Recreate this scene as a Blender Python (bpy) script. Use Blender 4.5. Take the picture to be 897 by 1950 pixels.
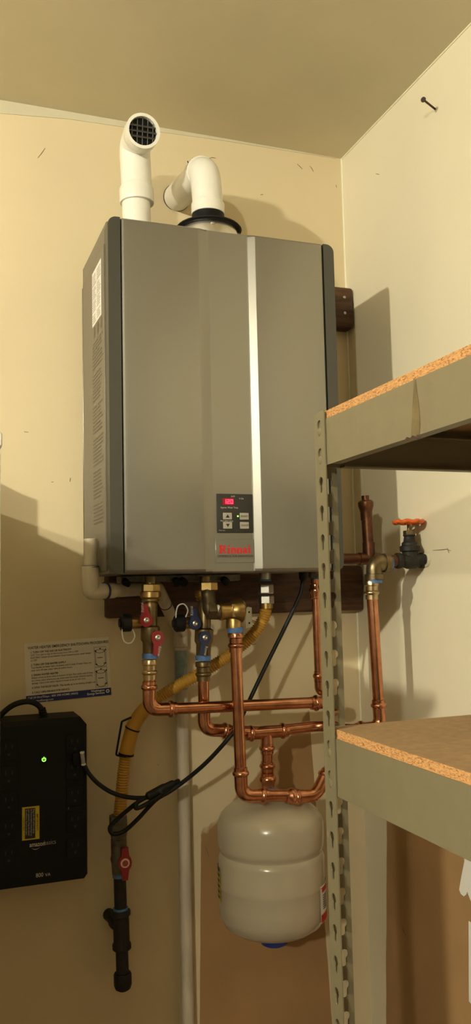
import bpy, bmesh, math, random
from mathutils import Vector, Matrix
random.seed(7)
for o in list(bpy.data.objects): bpy.data.objects.remove(o)
C = bpy.context.scene.collection
scene = bpy.context.scene

# ---------------------------------------------------------------- camera
ZO = 1.73                                    # height of the heater's centre above the floor
CAM = Vector((-0.3142, -1.8415, -0.3672))    # measured from the heater's left edge, wall and centre
YAW, PITCH, ROLL, FPX, CX, CY = 0.3547, 0.0903, -0.0222, 1617.66, 454.59, 975.0
def axes():
    cy, sy, cp, sp = math.cos(YAW), math.sin(YAW), math.cos(PITCH), math.sin(PITCH)
    f = Vector((sy*cp, cy*cp, sp)); r = Vector((cy, -sy, 0)); u = r.cross(f)
    c, s = math.cos(ROLL), math.sin(ROLL)
    return f, c*r + s*u, -s*r + c*u
FW, RT, UP = axes()
def ray(u, v): return FW + RT*((u-CX)/FPX) - UP*((v-CY)/FPX)
def P(u, v, Y=None, X=None):
    """photo pixel -> point on the plane at distance Y from the back wall (or X)"""
    d = ray(u, v)
    t = (Y-CAM.y)/d.y if X is None else (X-CAM.x)/d.x
    p = CAM + d*t
    return Vector((p.x, p.y, p.z+ZO))
cam = bpy.data.cameras.new('camera'); camo = bpy.data.objects.new('camera', cam); C.objects.link(camo)
M3 = Matrix((RT, UP, -FW)).transposed()
camo.matrix_world = Matrix.Translation(CAM+Vector((0, 0, ZO))) @ M3.to_4x4()
cam.sensor_fit = 'VERTICAL'; cam.sensor_height = 36; cam.lens = 36*FPX/1950
cam.shift_x = -(CX-448.5)/1950; cam.clip_start = 0.02
scene.camera = camo

# ---------------------------------------------------------------- light
LAMP_FAR = (-1.9, -1.72, 2.33)      # bulbs of the two hanging lamps
LAMP_NEAR = (-1.55, -3.2, 2.02)
LAMP_COL = (1.0, 0.95, 0.76)
POW_FAR, POW_NEAR = 3750, 2600
w = bpy.data.worlds.new('world'); scene.world = w; w.use_nodes = True
w.node_tree.nodes['Background'].inputs[0].default_value = (0.5, 0.6, 0.8, 1)
w.node_tree.nodes['Background'].inputs[1].default_value = 0.05
vs = scene.view_settings
vs.view_transform = 'Standard'; vs.look = 'None'; vs.gamma = 1; vs.use_curve_mapping = False
vs.exposure = 0.0

# ---------------------------------------------------------------- materials
MATS = {}
def mat(name, col, rough=0.5, metal=0.0, var=0.0, vscale=20, bump=0.0, bscale=200, emit=None, estr=1.0, coat=0.0, stretch=None, col2=None, spec=0.5):
    if name in MATS: return MATS[name]
    m = bpy.data.materials.new(name); m.use_nodes = True
    nt = m.node_tree; b = nt.nodes['Principled BSDF']
    b.inputs['Base Color'].default_value = (*col, 1)
    b.inputs['Roughness'].default_value = rough; b.inputs['Metallic'].default_value = metal
    b.inputs['Coat Weight'].default_value = coat
    b.inputs['Specular IOR Level'].default_value = spec
    tc = nt.nodes.new('ShaderNodeTexCoord')
    src = tc.outputs['Object']
    if stretch:
        mp = nt.nodes.new('ShaderNodeMapping'); mp.inputs['Scale'].default_value = stretch
        nt.links.new(src, mp.inputs['Vector']); src = mp.outputs['Vector']
    if var > 0:
        n = nt.nodes.new('ShaderNodeTexNoise'); n.inputs['Scale'].default_value = vscale
        n.inputs['Detail'].default_value = 5; n.inputs['Roughness'].default_value = 0.6
        nt.links.new(src, n.inputs['Vector'])
        r = nt.nodes.new('ShaderNodeValToRGB')
        r.color_ramp.elements[0].position = 0.3; r.color_ramp.elements[1].position = 0.7
        c2 = col2 if col2 else tuple(c*(1-var) for c in col)
        r.color_ramp.elements[0].color = (*c2, 1)
        r.color_ramp.elements[1].color = (*(tuple(min(1, c*(1+var*0.4)) for c in col) if not col2 else col), 1)
        nt.links.new(n.outputs['Fac'], r.inputs['Fac']); nt.links.new(r.outputs['Color'], b.inputs['Base Color'])
    if bump > 0:
        n2 = nt.nodes.new('ShaderNodeTexNoise'); n2.inputs['Scale'].default_value = bscale; n2.inputs['Detail'].default_value = 3
        nt.links.new(src, n2.inputs['Vector'])
        bp = nt.nodes.new('ShaderNodeBump'); bp.inputs['Strength'].default_value = bump; bp.inputs['Distance'].default_value = 0.002
        nt.links.new(n2.outputs['Fac'], bp.inputs['Height']); nt.links.new(bp.outputs['Normal'], b.inputs['Normal'])
    if emit:
        b.inputs['Emission Color'].default_value = (*emit, 1); b.inputs['Emission Strength'].default_value = estr
    MATS[name] = m
    return m

def wall_mat(name, paint, bare, z_edge=None, side=False):
    """cream paint with scuffs; below a ragged edge the wall was never painted and is bare tan board"""
    m = bpy.data.materials.new(name); m.use_nodes = True; nt = m.node_tree; b = nt.nodes['Principled BSDF']
    N = nt.nodes.new; L = nt.links.new
    b.inputs['Roughness'].default_value = 0.55; b.inputs['Specular IOR Level'].default_value = 0.35
    g = N('ShaderNodeNewGeometry'); pos = g.outputs['Position']
    n = N('ShaderNodeTexNoise'); n.inputs['Scale'].default_value = 2.2; n.inputs['Detail'].default_value = 4; L(pos, n.inputs['Vector'])
    r = N('ShaderNodeValToRGB'); r.color_ramp.elements[0].position = .3; r.color_ramp.elements[1].position = .75
    r.color_ramp.elements[0].color = (*[c*.93 for c in paint], 1); r.color_ramp.elements[1].color = (*[min(1, c*1.03) for c in paint], 1)
    L(n.outputs['Fac'], r.inputs['Fac']); colr = r.outputs['Color']
    # small scuffs
    mp = N('ShaderNodeMapping'); mp.inputs['Scale'].default_value = (16, 16, 30); L(pos, mp.inputs['Vector'])
    n3 = N('ShaderNodeTexNoise'); n3.inputs['Scale'].default_value = 1.0; n3.inputs['Detail'].default_value = 6; n3.inputs['Roughness'].default_value = .75; L(mp.outputs['Vector'], n3.inputs['Vector'])
    r3 = N('ShaderNodeValToRGB'); r3.color_ramp.elements[0].position = .735; r3.color_ramp.elements[1].position = .78
    r3.color_ramp.elements[0].color = (0, 0, 0, 1); r3.color_ramp.elements[1].color = (.75, .75, .75, 1)
    L(n3.outputs['Fac'], r3.inputs['Fac'])
    mx = N('ShaderNodeMix'); mx.data_type = 'RGBA'; L(r3.outputs['Color'], mx.inputs[0]); L(colr, mx.inputs[6]); mx.inputs[7].default_value = (.16, .12, .07, 1)
    colr = mx.outputs[2]
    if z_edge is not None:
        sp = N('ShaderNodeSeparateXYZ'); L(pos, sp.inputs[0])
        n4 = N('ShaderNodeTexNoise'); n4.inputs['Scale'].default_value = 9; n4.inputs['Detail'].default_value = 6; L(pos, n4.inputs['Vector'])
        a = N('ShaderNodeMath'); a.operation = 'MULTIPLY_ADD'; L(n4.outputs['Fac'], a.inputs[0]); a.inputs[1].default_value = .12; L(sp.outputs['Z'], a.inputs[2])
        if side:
            # a paler band about 11 cm wide runs down the corner
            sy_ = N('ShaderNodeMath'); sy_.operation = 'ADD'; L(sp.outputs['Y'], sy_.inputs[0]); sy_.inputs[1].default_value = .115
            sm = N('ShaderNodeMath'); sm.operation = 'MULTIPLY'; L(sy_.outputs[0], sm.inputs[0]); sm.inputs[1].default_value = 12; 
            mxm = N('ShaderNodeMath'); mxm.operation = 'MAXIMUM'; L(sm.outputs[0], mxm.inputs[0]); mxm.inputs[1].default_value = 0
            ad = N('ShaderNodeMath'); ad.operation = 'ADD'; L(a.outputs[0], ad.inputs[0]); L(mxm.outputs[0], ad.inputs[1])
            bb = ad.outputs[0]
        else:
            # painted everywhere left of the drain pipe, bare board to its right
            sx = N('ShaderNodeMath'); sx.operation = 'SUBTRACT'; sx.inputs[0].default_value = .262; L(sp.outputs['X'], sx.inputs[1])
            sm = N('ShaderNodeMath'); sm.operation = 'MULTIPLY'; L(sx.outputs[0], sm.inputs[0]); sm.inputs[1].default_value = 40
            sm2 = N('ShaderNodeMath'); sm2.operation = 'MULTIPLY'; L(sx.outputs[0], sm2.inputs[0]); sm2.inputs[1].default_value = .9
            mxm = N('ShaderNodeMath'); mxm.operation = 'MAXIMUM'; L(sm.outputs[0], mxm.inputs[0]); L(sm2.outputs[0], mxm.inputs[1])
            s2 = N('ShaderNodeMath'); s2.operation = 'SUBTRACT'; L(sp.outputs['X'], s2.inputs[0]); s2.inputs[1].default_value = .545  # the paler colour from above the edge returns near the corner
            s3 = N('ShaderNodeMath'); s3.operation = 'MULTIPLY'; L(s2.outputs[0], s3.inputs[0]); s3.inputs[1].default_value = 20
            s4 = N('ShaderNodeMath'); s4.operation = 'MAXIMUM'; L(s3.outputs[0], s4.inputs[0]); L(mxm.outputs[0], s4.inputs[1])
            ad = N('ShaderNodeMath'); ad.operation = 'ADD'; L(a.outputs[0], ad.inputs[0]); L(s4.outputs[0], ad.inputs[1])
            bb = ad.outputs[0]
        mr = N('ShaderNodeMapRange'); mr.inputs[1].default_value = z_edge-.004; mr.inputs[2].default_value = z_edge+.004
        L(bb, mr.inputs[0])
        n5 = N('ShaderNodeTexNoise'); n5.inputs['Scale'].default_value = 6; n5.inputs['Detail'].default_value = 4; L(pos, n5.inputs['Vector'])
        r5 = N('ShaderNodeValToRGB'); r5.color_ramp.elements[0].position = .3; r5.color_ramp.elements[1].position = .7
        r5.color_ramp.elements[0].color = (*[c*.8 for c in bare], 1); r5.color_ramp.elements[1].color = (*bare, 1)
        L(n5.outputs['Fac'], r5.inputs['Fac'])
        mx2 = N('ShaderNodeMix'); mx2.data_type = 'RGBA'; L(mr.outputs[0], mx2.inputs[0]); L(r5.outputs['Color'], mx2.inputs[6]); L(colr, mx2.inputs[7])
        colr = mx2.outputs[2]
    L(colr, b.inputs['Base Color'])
    n2 = N('ShaderNodeTexNoise'); n2.inputs['Scale'].default_value = 120; n2.inputs['Detail'].default_value = 3; L(pos, n2.inputs['Vector'])
    bp = N('ShaderNodeBump'); bp.inputs['Strength'].default_value = .12; bp.inputs['Distance'].default_value = .002
    L(n2.outputs['Fac'], bp.inputs['Height']); L(bp.outputs['Normal'], b.inputs['Normal'])
    return m

def chip_mat(name, c1, c2, c3, scale):
    """particle board: flakes of three tones"""
    m = bpy.data.materials.new(name); m.use_nodes = True; nt = m.node_tree; b = nt.nodes['Principled BSDF']
    N = nt.nodes.new; L = nt.links.new
    g = N('ShaderNodeNewGeometry')
    mp = N('ShaderNodeMapping'); mp.inputs['Scale'].default_value = (scale*1.2, scale*.5, scale*1.6); L(g.outputs['Position'], mp.inputs['Vector'])
    v = N('ShaderNodeTexVoronoi'); v.inputs['Scale'].default_value = 1; v.inputs['Randomness'].default_value = 1; L(mp.outputs['Vector'], v.inputs['Vector'])
    s = N('ShaderNodeSeparateColor'); L(v.outputs['Color'], s.inputs[0])
    r = N('ShaderNodeValToRGB'); r.color_ramp.interpolation = 'EASE'
    r.color_ramp.elements[0].position = .0; r.color_ramp.elements[0].color = (*c3, 1)
    r.color_ramp.elements[1].position = .95; r.color_ramp.elements[1].color = (*c1, 1)
    e = r.color_ramp.elements.new(.3); e.color = (*c2, 1)
    L(s.outputs[0], r.inputs['Fac']); L(r.outputs['Color'], b.inputs['Base Color'])
    b.inputs['Roughness'].default_value = .75; b.inputs['Specular IOR Level'].default_value = .2
    return m

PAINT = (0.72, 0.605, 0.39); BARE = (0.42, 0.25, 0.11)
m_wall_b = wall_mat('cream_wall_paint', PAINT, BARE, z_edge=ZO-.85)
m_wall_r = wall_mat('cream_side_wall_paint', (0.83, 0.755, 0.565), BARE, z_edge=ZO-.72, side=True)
m_wall_o = wall_mat('far_wall_paint', (0.075, 0.062, 0.045), BARE)
m_ceil = mat('ceiling_paint', (0.71, 0.645, 0.465), .7, var=.10, vscale=1.6, bump=.1, bscale=90)
m_tape = mat('pale_tape_paint', (0.62, 0.57, 0.41), .6, var=.08, vscale=12)
m_floor = mat('concrete', (0.08, 0.073, 0.065), .8, var=.25, vscale=4, bump=.2, bscale=60)
m_silver = mat('champagne_silver_paint', (0.29, 0.277, 0.24), .36, metal=.75, var=.05, vscale=900)
m_case = mat('casing_grey_paint', (0.185, 0.165, 0.13), .42, metal=.3, var=.05, vscale=60)
m_strip = mat('dark_grey_strip', (0.068, 0.066, 0.055), .40, metal=.3)
m_black = mat('black_plastic', (0.0055, 0.0055, 0.006), .55, spec=.22)
m_rubber = mat('black_rubber', (0.008, 0.008, 0.008), .5, spec=.3)
m_pvc = mat('white_pvc', (0.82, 0.80, 0.72), .32, var=.06, vscale=25)
m_pvc_old = mat('aged_white_pvc', (0.58, 0.505, 0.385), .4, var=.25, vscale=40, stretch=(1, 1, .25))
m_primer = mat('blue_primer_stain', (0.07, 0.17, 0.22), .4, var=.6, vscale=28, col2=(.36, .38, .32))
m_ring = mat('dark_blue_ring', (0.015, 0.02, 0.09), .4)
m_cop = mat('bright_copper', (0.73, 0.345, 0.195), .23, metal=1, var=.3, vscale=35, col2=(.45, .185, .10))
m_copold = mat('tarnished_copper', (0.17, 0.068, 0.03), .42, metal=.8, var=.5, vscale=40, col2=(.07, .03, .018))
m_sold = mat('soldered_nickel', (0.62, 0.47, 0.27), .28, metal=1, var=.3, vscale=50)
m_brass = mat('brass', (0.52, 0.355, 0.14), .33, metal=1, var=.3, vscale=40, col2=(.36, .24, .09))
m_dbrass = mat('dull_brass', (0.27, 0.195, 0.095), .38, metal=.9, var=.4, vscale=35, col2=(.14, .10, .05))
m_bronze = mat('dark_bronze', (0.13, 0.10, 0.055), .4, metal=.85, var=.4, vscale=40)
m_bronze2 = mat('weathered_bronze', (0.22, 0.165, 0.09), .36, metal=.9, var=.4, vscale=40)
m_zinc = mat('zinc_steel', (0.52, 0.50, 0.44), .38, metal=1, var=.15, vscale=60)
m_alum = mat('cast_aluminium', (0.66, 0.63, 0.56), .38, metal=1)
m_iron = mat('black_iron', (0.030, 0.028, 0.024), .6, metal=.4, var=.4, vscale=60, bump=.3, bscale=300)
m_dirty = mat('grey_galvanised', (0.20, 0.18, 0.14), .55, metal=.5, var=.5, vscale=70, col2=(.09, .08, .06))
m_red = mat('red_handle', (0.27, 0.006, 0.016), .35, coat=.2)
m_blue = mat('blue_handle', (0.012, 0.026, 0.085), .35, coat=.2)
m_btape = mat('blue_tape', (0.09, 0.21, 0.50), .5, var=.25, vscale=90)
m_gasy = mat('yellow_gas_hose', (0.52, 0.275, 0.032), .38, var=.12, vscale=30)
m_wood = mat('dark_stained_wood', (0.10, 0.040, 0.014), .6, var=.6, vscale=14, col2=(.033, .012, .005), stretch=(1, 6, 9), bump=.3, bscale=60)
m_tank = mat('white_tank_enamel', (0.46, 0.405, 0.30), .20, coat=.4)
m_dblue = mat('blue_tank_cap', (0.01, 0.03, 0.20), .4)
m_shelf = mat('tan_shelf_enamel', (0.18, 0.152, 0.088), .45, var=.06, vscale=40)
m_stain = mat('brown_drip_stain', (0.15, 0.11, 0.045), .5, var=.3, vscale=60)
m_rust = mat('rust_spot', (0.05, 0.022, 0.012), .7, var=.4, vscale=150)
m_chip = chip_mat('particle_board', (.60, .33, .135), (.46, .235, .09), (.24, .11, .038), 620)
m_chipface = mat('particle_board_face', (0.36, 0.225, 0.105), .7, var=.22, vscale=90, bump=.1, bscale=300)
m_orange = mat('orange_handwheel', (0.72, 0.135, 0.02), .42)
m_paper = mat('paper', (0.72, 0.66, 0.55), .6)
m_white = mat('white_paint', (0.80, 0.78, 0.70), .5, var=.05, vscale=10)
m_grayw = mat('white_paper_label', (0.78, 0.76, 0.72), .5)
m_ink = mat('black_ink', (0.012, 0.011, 0.012), .6)
m_inkgrey = mat('grey_ink', (0.30, 0.29, 0.27), .6)
m_pgrey = mat('pale_grey_ink', (0.52, 0.50, 0.45), .6)
m_band = mat('navy_band', (0.012, 0.022, 0.15), .5)
m_yel = mat('yellow_label', (0.55, 0.42, 0.02), .5)
m_rred = mat('red_print', (0.52, 0.012, 0.015), .5)
m_sideink = mat('side_print', (0.135, 0.11, 0.075), .6)
m_panel = mat('control_panel_grey', (0.030, 0.029, 0.024), .5, spec=.25)
m_btn = mat('button_grey', (0.34, 0.31, 0.25), .45)
m_led = mat('red_digits', (0.5, 0.0, 0.01), .4, emit=(1.0, 0.02, 0.05), estr=7)
m_ledbg = mat('red_display', (0.10, 0.0, 0.005), .4, emit=(0.6, 0.0, 0.012), estr=.35)
m_gled = mat('green_led', (0.1, 0.8, 0.1), .4, emit=(0.22, 1.0, 0.06), estr=4)
m_card = mat('brown_cardboard', (0.38, 0.25, 0.13), .8, var=.1, vscale=20)
m_bulb = mat('bulb_glow', (1, 1, 1), .5, emit=LAMP_COL, estr=1)
m_caulk = mat('corner_caulk', (0.86, 0.82, 0.62), .5)

# ---------------------------------------------------------------- mesh helpers
def V(*a): return Vector(a)
def frame(d):
    d = Vector(d).normalized()
    a = Vector((0, 0, 1)) if abs(d.z) < .9 else Vector((1, 0, 0))
    x = a.cross(d).normalized(); y = d.cross(x)
    return x, y, d
def box(bm, c, s, bev=0, seg=2, rot=None):
    r = bmesh.ops.create_cube(bm, size=1)
    vs_ = r['verts']
    M = Matrix.Translation(Vector(c)) @ (rot.to_4x4() if rot else Matrix.Identity(4)) @ Matrix.Diagonal((*s, 1))
    bmesh.ops.transform(bm, matrix=M, verts=vs_)
    if bev:
        es = list({e for v in vs_ for e in v.link_edges})
        bmesh.ops.bevel(bm, geom=es, offset=bev, segments=seg, profile=.5, affect='EDGES')
def ring(bm, c, x, y, r, n): return [bm.verts.new(c + x*(r*math.cos(2*math.pi*i/n)) + y*(r*math.sin(2*math.pi*i/n))) for i in range(n)]
def bridge(bm, a, b):
    n = len(a)
    for i in range(n): bm.faces.new((a[i], a[(i+1) % n], b[(i+1) % n], b[i]))
def lathe(bm, o, d, prof, n=24, closed=True):
    """prof: list of (radius, distance along d)"""
    o = Vector(o); x, y, d = frame(d); rs = []
    for r, h in prof: rs.append(ring(bm, o + d*h, x, y, max(r, 1e-5), n))
    for a, b in zip(rs, rs[1:]): bridge(bm, a, b)
    if closed:
        bm.faces.new(rs[0][::-1]); bm.faces.new(rs[-1])
def fillet(pts, rad, n=6):
    pts = [Vector(p) for p in pts]; out = [pts[0]]
    for i in range(1, len(pts)-1):
        p, a, b = pts[i], (pts[i-1]-pts[i]), (pts[i+1]-pts[i])
        r = rad[i-1] if isinstance(rad, (list, tuple)) else rad
        ang = a.angle(b); t = min(r/math.tan(ang/2) if ang < 3.1 else 0, a.length*.48, b.length*.48)
        s, e = p + a.normalized()*t, p + b.normalized()*t
        for k in range(n+1):
            q = k/n; out.append(s*(1-q)**2 + p*(2*q*(1-q)) + e*q*q)
    out.append(pts[-1]); return out
def smooth(pts, n=8):
    pts = [Vector(p) for p in pts]; out = []
    for i in range(len(pts)-1):
        p0 = pts[max(i-1, 0)]; p1, p2 = pts[i], pts[i+1]; p3 = pts[min(i+2, len(pts)-1)]
        for k in range(n):
            t = k/n
            out.append(.5*((2*p1) + (p2-p0)*t + (2*p0-5*p1+4*p2-p3)*t*t + (3*p1-p0-3*p2+p3)*t**3))
    out.append(pts[-1]); return out
def tube(bm, pts, r, n=16, caps=True):
    pts = [Vector(p) for p in pts]
    q = [pts[0]]; rr = [r[0] if isinstance(r, list) else r]
    for i, p in enumerate(pts[1:], 1):
        if (p-q[-1]).length > 1e-6: q.append(p); rr.append(r[i] if isinstance(r, list) else r)
    pts = q
    T = []
    for i in range(len(pts)):
        a = pts[i]-pts[i-1] if i else pts[1]-pts[0]
        b = pts[i+1]-pts[i] if i < len(pts)-1 else a
        T.append((a.normalized()+b.normalized()).normalized())
    x, y, d = frame(T[0]); rs = []
    for i, p in enumerate(pts):
        if i:
            x = (x - T[i]*x.dot(T[i])).normalized(); y = T[i].cross(x)
        rs.append(ring(bm, p, x, y, rr[i], n))
    for a, b in zip(rs, rs[1:]): bridge(bm, a, b)
    if caps: bm.faces.new(rs[0][::-1]); bm.faces.new(rs[-1])
def prism(bm, loops, o, ux, uy, th):
    """extrude a 2-D outline (first loop) with holes (other loops) by th along ux x uy"""
    o, ux, uy = Vector(o), Vector(ux), Vector(uy); nz = ux.cross(uy).normalized()
    es = []
    for lp in loops:
        vv = [bm.verts.new(o + ux*a + uy*b) for a, b in lp]
        es += [bm.edges.new((vv[i], vv[(i+1) % len(vv)])) for i in range(len(vv))]
    if len(loops) == 1:
        f = [bm.faces.new([e.verts[0] for e in es])]
    else:
        g = bmesh.ops.triangle_fill(bm, edges=es, use_beauty=True)
        f = [x for x in g['geom'] if isinstance(x, bmesh.types.BMFace)]
    g = bmesh.ops.extrude_face_region(bm, geom=f)
    bmesh.ops.translate(bm, vec=nz*th, verts=[x for x in g['geom'] if isinstance(x, bmesh.types.BMVert)])
def obj(name, bm, m, parent=None, shade=True, ang=40):
    bmesh.ops.recalc_face_normals(bm, faces=bm.faces)
    me = bpy.data.meshes.new(name); bm.to_mesh(me); bm.free()
    if m: me.materials.append(m)
    o = bpy.data.objects.new(name, me); C.objects.link(o)
    if parent:
        o.parent = parent; o.matrix_parent_inverse = parent_world(parent).inverted()
    if shade:
        for p in me.polygons: p.use_smooth = True
        bpy.context.view_layer.objects.active = o
        me.set_sharp_from_angle(angle=math.radians(ang))
    return o
def parent_world(p):
    M = p.matrix_basis.copy()
    if p.parent: M = parent_world(p.parent) @ p.matrix_parent_inverse @ M
    return M
def thing(name, label, cat, loc=(0, 0, 0), group=None):
    o = bpy.data.objects.new(name, None); o.empty_display_size = .05; C.objects.link(o); o.location = loc
    o['label'] = label; o['category'] = cat
    if group: o['group'] = group
    return o
def tag(o, label, cat, group=None):
    o['label'] = label; o['category'] = cat
    if group: o['group'] = group
    return o
def struct(o): o['kind'] = 'structure'; return o
def B(): return bmesh.new()
def mk(name, m, parent, fn, *a, **k):
    bm = B(); fn(bm, *a, **k); return obj(name, bm, m, parent)
def text(name, s, size, o, ux, uy, m, parent, align='LEFT', bold=0.0, th=0.0003, sx=1.0, spacing=1.0, line=1.0):
    """flat lettering laid on a surface: o origin, ux reading direction, uy up"""
    cu = bpy.data.curves.new(name, 'FONT'); cu.body = s; cu.size = size; cu.align_x = align; cu.offset = bold*size
    cu.resolution_u = 2; cu.space_character = spacing; cu.space_line = line
    t = bpy.data.objects.new(name, cu); C.objects.link(t)
    dg = bpy.context.evaluated_depsgraph_get()
    me = bpy.data.meshes.new_from_object(t.evaluated_get(dg)); bpy.data.objects.remove(t); bpy.data.curves.remove(cu)
    ux = Vector(ux).normalized(); uy = Vector(uy).normalized(); nz = ux.cross(uy).normalized()
    Mx = Matrix.Translation(Vector(o)+nz*th) @ Matrix((ux*sx, uy, nz)).transposed().to_4x4()
    me.transform(Mx); me.materials.clear(); me.materials.append(m)
    ob = bpy.data.objects.new(name, me); C.objects.link(ob)
    if parent: ob.parent = parent; ob.matrix_parent_inverse = parent_world(parent).inverted()
    return ob
def quad(bm, o, ux, uy, a0, a1, b0, b1, th=0.0):
    o, ux, uy = Vector(o), Vector(ux).normalized(), Vector(uy).normalized(); nz = ux.cross(uy).normalized()
    bm.faces.new([bm.verts.new(o+ux*a+uy*b+nz*th) for a, b in ((a0, b0), (a1, b0), (a1, b1), (a0, b1))])
def mpp(p): # metres per photo pixel at a point
    return (Vector(p)-Vector((0, 0, ZO))-CAM).dot(FW)/FPX

# ---------------------------------------------------------------- the room
XL, XR, YF, ZC = -3.5, 0.668, -4.3, ZO+0.7142
def slab(name, c, s, m):
    bm = B(); box(bm, c, s); return struct(obj(name, bm, m, shade=False))
T = .1
floor = slab('floor', ((XL+XR)/2, YF/2, -T/2), (XR-XL+2*T, -YF+2*T, T), m_floor)
slab('ceiling', ((XL+XR)/2, YF/2, ZC+T/2), (XR-XL+2*T, -YF+2*T, T), m_ceil)
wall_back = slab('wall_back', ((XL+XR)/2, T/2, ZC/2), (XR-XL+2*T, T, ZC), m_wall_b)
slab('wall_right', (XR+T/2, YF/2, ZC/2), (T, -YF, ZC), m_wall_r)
slab('wall_left', (XL-T/2, YF/2, ZC/2), (T, -YF, ZC), m_wall_o)
slab('wall_front', ((XL+XR)/2, YF-T/2, ZC/2), (XR-XL+2*T, T, ZC), m_wall_o)
# pale joint tape under the ceiling, tapering to the right
bm = B()
a, b_ = P(-40, 184, -.0005), P(330, 246, -.0005)
for t in (.004,):
    lp = [(a.x, ZC), (a.x, P(-40, 213, 0).z), (P(130, 227, 0).x, P(130, 227, 0).z), (P(240, 243, 0).x, P(240, 243, 0).z), (P(420, 267, 0).x, ZC-.006), (P(640, 301, 0).x, ZC-.002), (P(640, 301, 0).x, ZC)]
    prism(bm, [lp], (0, 0, 0), (1, 0, 0), (0, 0, 1), .0015)
struct(obj('trim_1', bm, m_tape, shade=False))
bm = B(); tube(bm, [(XR-.001, -.001, ZC), (XR-.001, -.001, .9)], .0028, 6); struct(obj('trim_2', bm, m_caulk))
bm = B(); tube(bm, [(XR-.001, -.001, ZC-.001), (XR-.001, -2.2, ZC-.001)], .0022, 6); struct(obj('trim_3', bm, m_caulk))

# ---------------------------------------------------------------- hanging lamps (both out of view, they light the room)
def lamp(pos, power, label):
    x, y, z = pos
    t = thing('hanging_lamp', label, 'lamp', (x, y, ZC))
    mk('ceiling_rose', m_white, t, lathe, (x, y, ZC), (0, 0, -1), [(.05, 0), (.05, .008), (.035, .02)])
    if ZC-z > .16: mk('lamp_cord', m_black, t, lathe, (x, y, ZC-.02), (0, 0, -1), [(.004, 0), (.004, ZC-z-.12)], n=8)
    top = min(z+.11, ZC-.02)
    mk('lamp_holder', m_black, t, lathe, (x, y, top), (0, 0, -1), [(.012, 0), (.02, .01), (.02, top-z-.04)])
    mb = m_bulb.copy(); mb.name = 'bulb_glow'
    mb.node_tree.nodes['Principled BSDF'].inputs['Emission Strength'].default_value = power
    R_ = .035
    mk('bulb', mb, t, lathe, (x, y, z), (0, 0, 1), [(R_*math.cos(math.radians(a_)), R_*math.sin(math.radians(a_))) for a_ in range(-90, 91, 15)], n=16)
lamp(LAMP_FAR, POW_FAR, 'bare bulb lamp hanging close under the ceiling')
lamp(LAMP_NEAR, POW_NEAR, 'bare bulb lamp hanging lower on a longer cord')

# ---------------------------------------------------------------- water heater
W_, H_, YB, YH = .47, .335, -.045, -.325
heater = thing('tankless_water_heater', 'silver grey wall-mounted tankless water heater with digital control panel', 'water heater', (W_/2, YB, ZO-H_))
bm = B(); box(bm, (W_/2, (YB-.300)/2, ZO), (W_-.002, .300+YB, 2*H_), .004, 2); obj('casing', bm, m_case, heater)
# raised side plate with a bright back lip
bm = B(); box(bm, (-.0005, (-.064-.290)/2, ZO-.018), (.003, .226, 2*H_-.036-.012), .001, 1); side = obj('side_panel', bm, m_case, heater)
bm = B(); box(bm, (-.0015, -.0605, ZO-.02), (.003, .004, 2*H_-.06), .001, 1); obj('side_lip', bm, m_zinc, heater)
for sx_ in (0, 1):
    x0 = 0 if sx_ == 0 else W_-.0235
    bm = B()
    # corner strip with a rounded top and bottom
    n = 6; rr = .016; out = []
    if sx_ == 0:
        out = [(.0235, H_), (.0235, -H_)]
        out += [(rr-rr*math.sin(k/n*math.pi/2), -H_+rr-rr*math.cos(k/n*math.pi/2)) for k in range(n+1)]
        out += [(rr-rr*math.cos(k/n*math.pi/2), H_-rr+rr*math.sin(k/n*math.pi/2)) for k in range(n+1)]
    else:
        out = [(0, -H_), (0, H_)]
        out += [(.0235-rr+rr*math.sin(k/n*math.pi/2), H_-rr+rr*math.cos(k/n*math.pi/2)) for k in range(n+1)]
        out += [(.0235-rr+rr*math.cos(k/n*math.pi/2), -H_+rr-rr*math.sin(k/n*math.pi/2)) for k in range(n+1)]
    prism(bm, [out], (x0, -.288, ZO), (1, 0, 0), (0, 0, 1), .034)
    obj('corner_strip', bm, m_strip, heater)
# front panel: a shallow channel down the middle between two bevelled ramps
def fx(u, v): return P(u, v, YH).x
xa, xb = .0255, W_-.0255
ch = [fx(386, 760), fx(403, 760), fx(481, 760), fx(493.5, 760)]
REC = .0105
sec = [(xa, .010), (xa+.001, .004), (xa+.004, .0008), (xa+.008, 0), (ch[0]-.003, 0), (ch[0]+.001, .0012), (ch[1]-.001, REC-.0012), (ch[1]+.003, REC), (ch[2]-.002, REC), (ch[2]+.0005, REC-.0008), (ch[3]-.0005, .0008), (ch[3]+.002, 0),
       (xb-.008, 0), (xb-.004, .0008), (xb-.001, .004), (xb, .010)]
rows = [(H_, .010), (H_-.001, .0045), (H_-.004, .001), (H_-.009, 0), (-H_+.012, 0), (-H_+.006, .0012), (-H_+.002, .005), (-H_, .012)]
bm = B(); grid = []
for z, dy in rows: grid.append([bm.verts.new((x, YH + max(y, dy, (y+dy*.6) if y < .009 and dy < .009 else 0), ZO+z)) for x, y in sec])
for r0, r1 in zip(grid, grid[1:]):
    for i in range(len(sec)-1): bm.faces.new((r0[i], r0[i+1], r1[i+1], r1[i]))
bk = [[bm.verts.new((x, -.296, ZO+z)) for x in (xa, xb)] for z in (H_, -H_)]
bm.faces.new([*grid[0][::-1], bk[0][0], bk[0][1]]); bm.faces.new([*grid[-1], bk[1][1], bk[1][0]])
bm.faces.new([*[g[0] for g in grid], bk[1][0], bk[0][0]]); bm.faces.new([*[g[-1] for g in grid][::-1], bk[0][1], bk[1][1]])
bm.faces.new((bk[0][0], bk[1][0], bk[1][1], bk[0][1]))
front = obj('front_panel', bm, m_silver, heater, ang=14)
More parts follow.
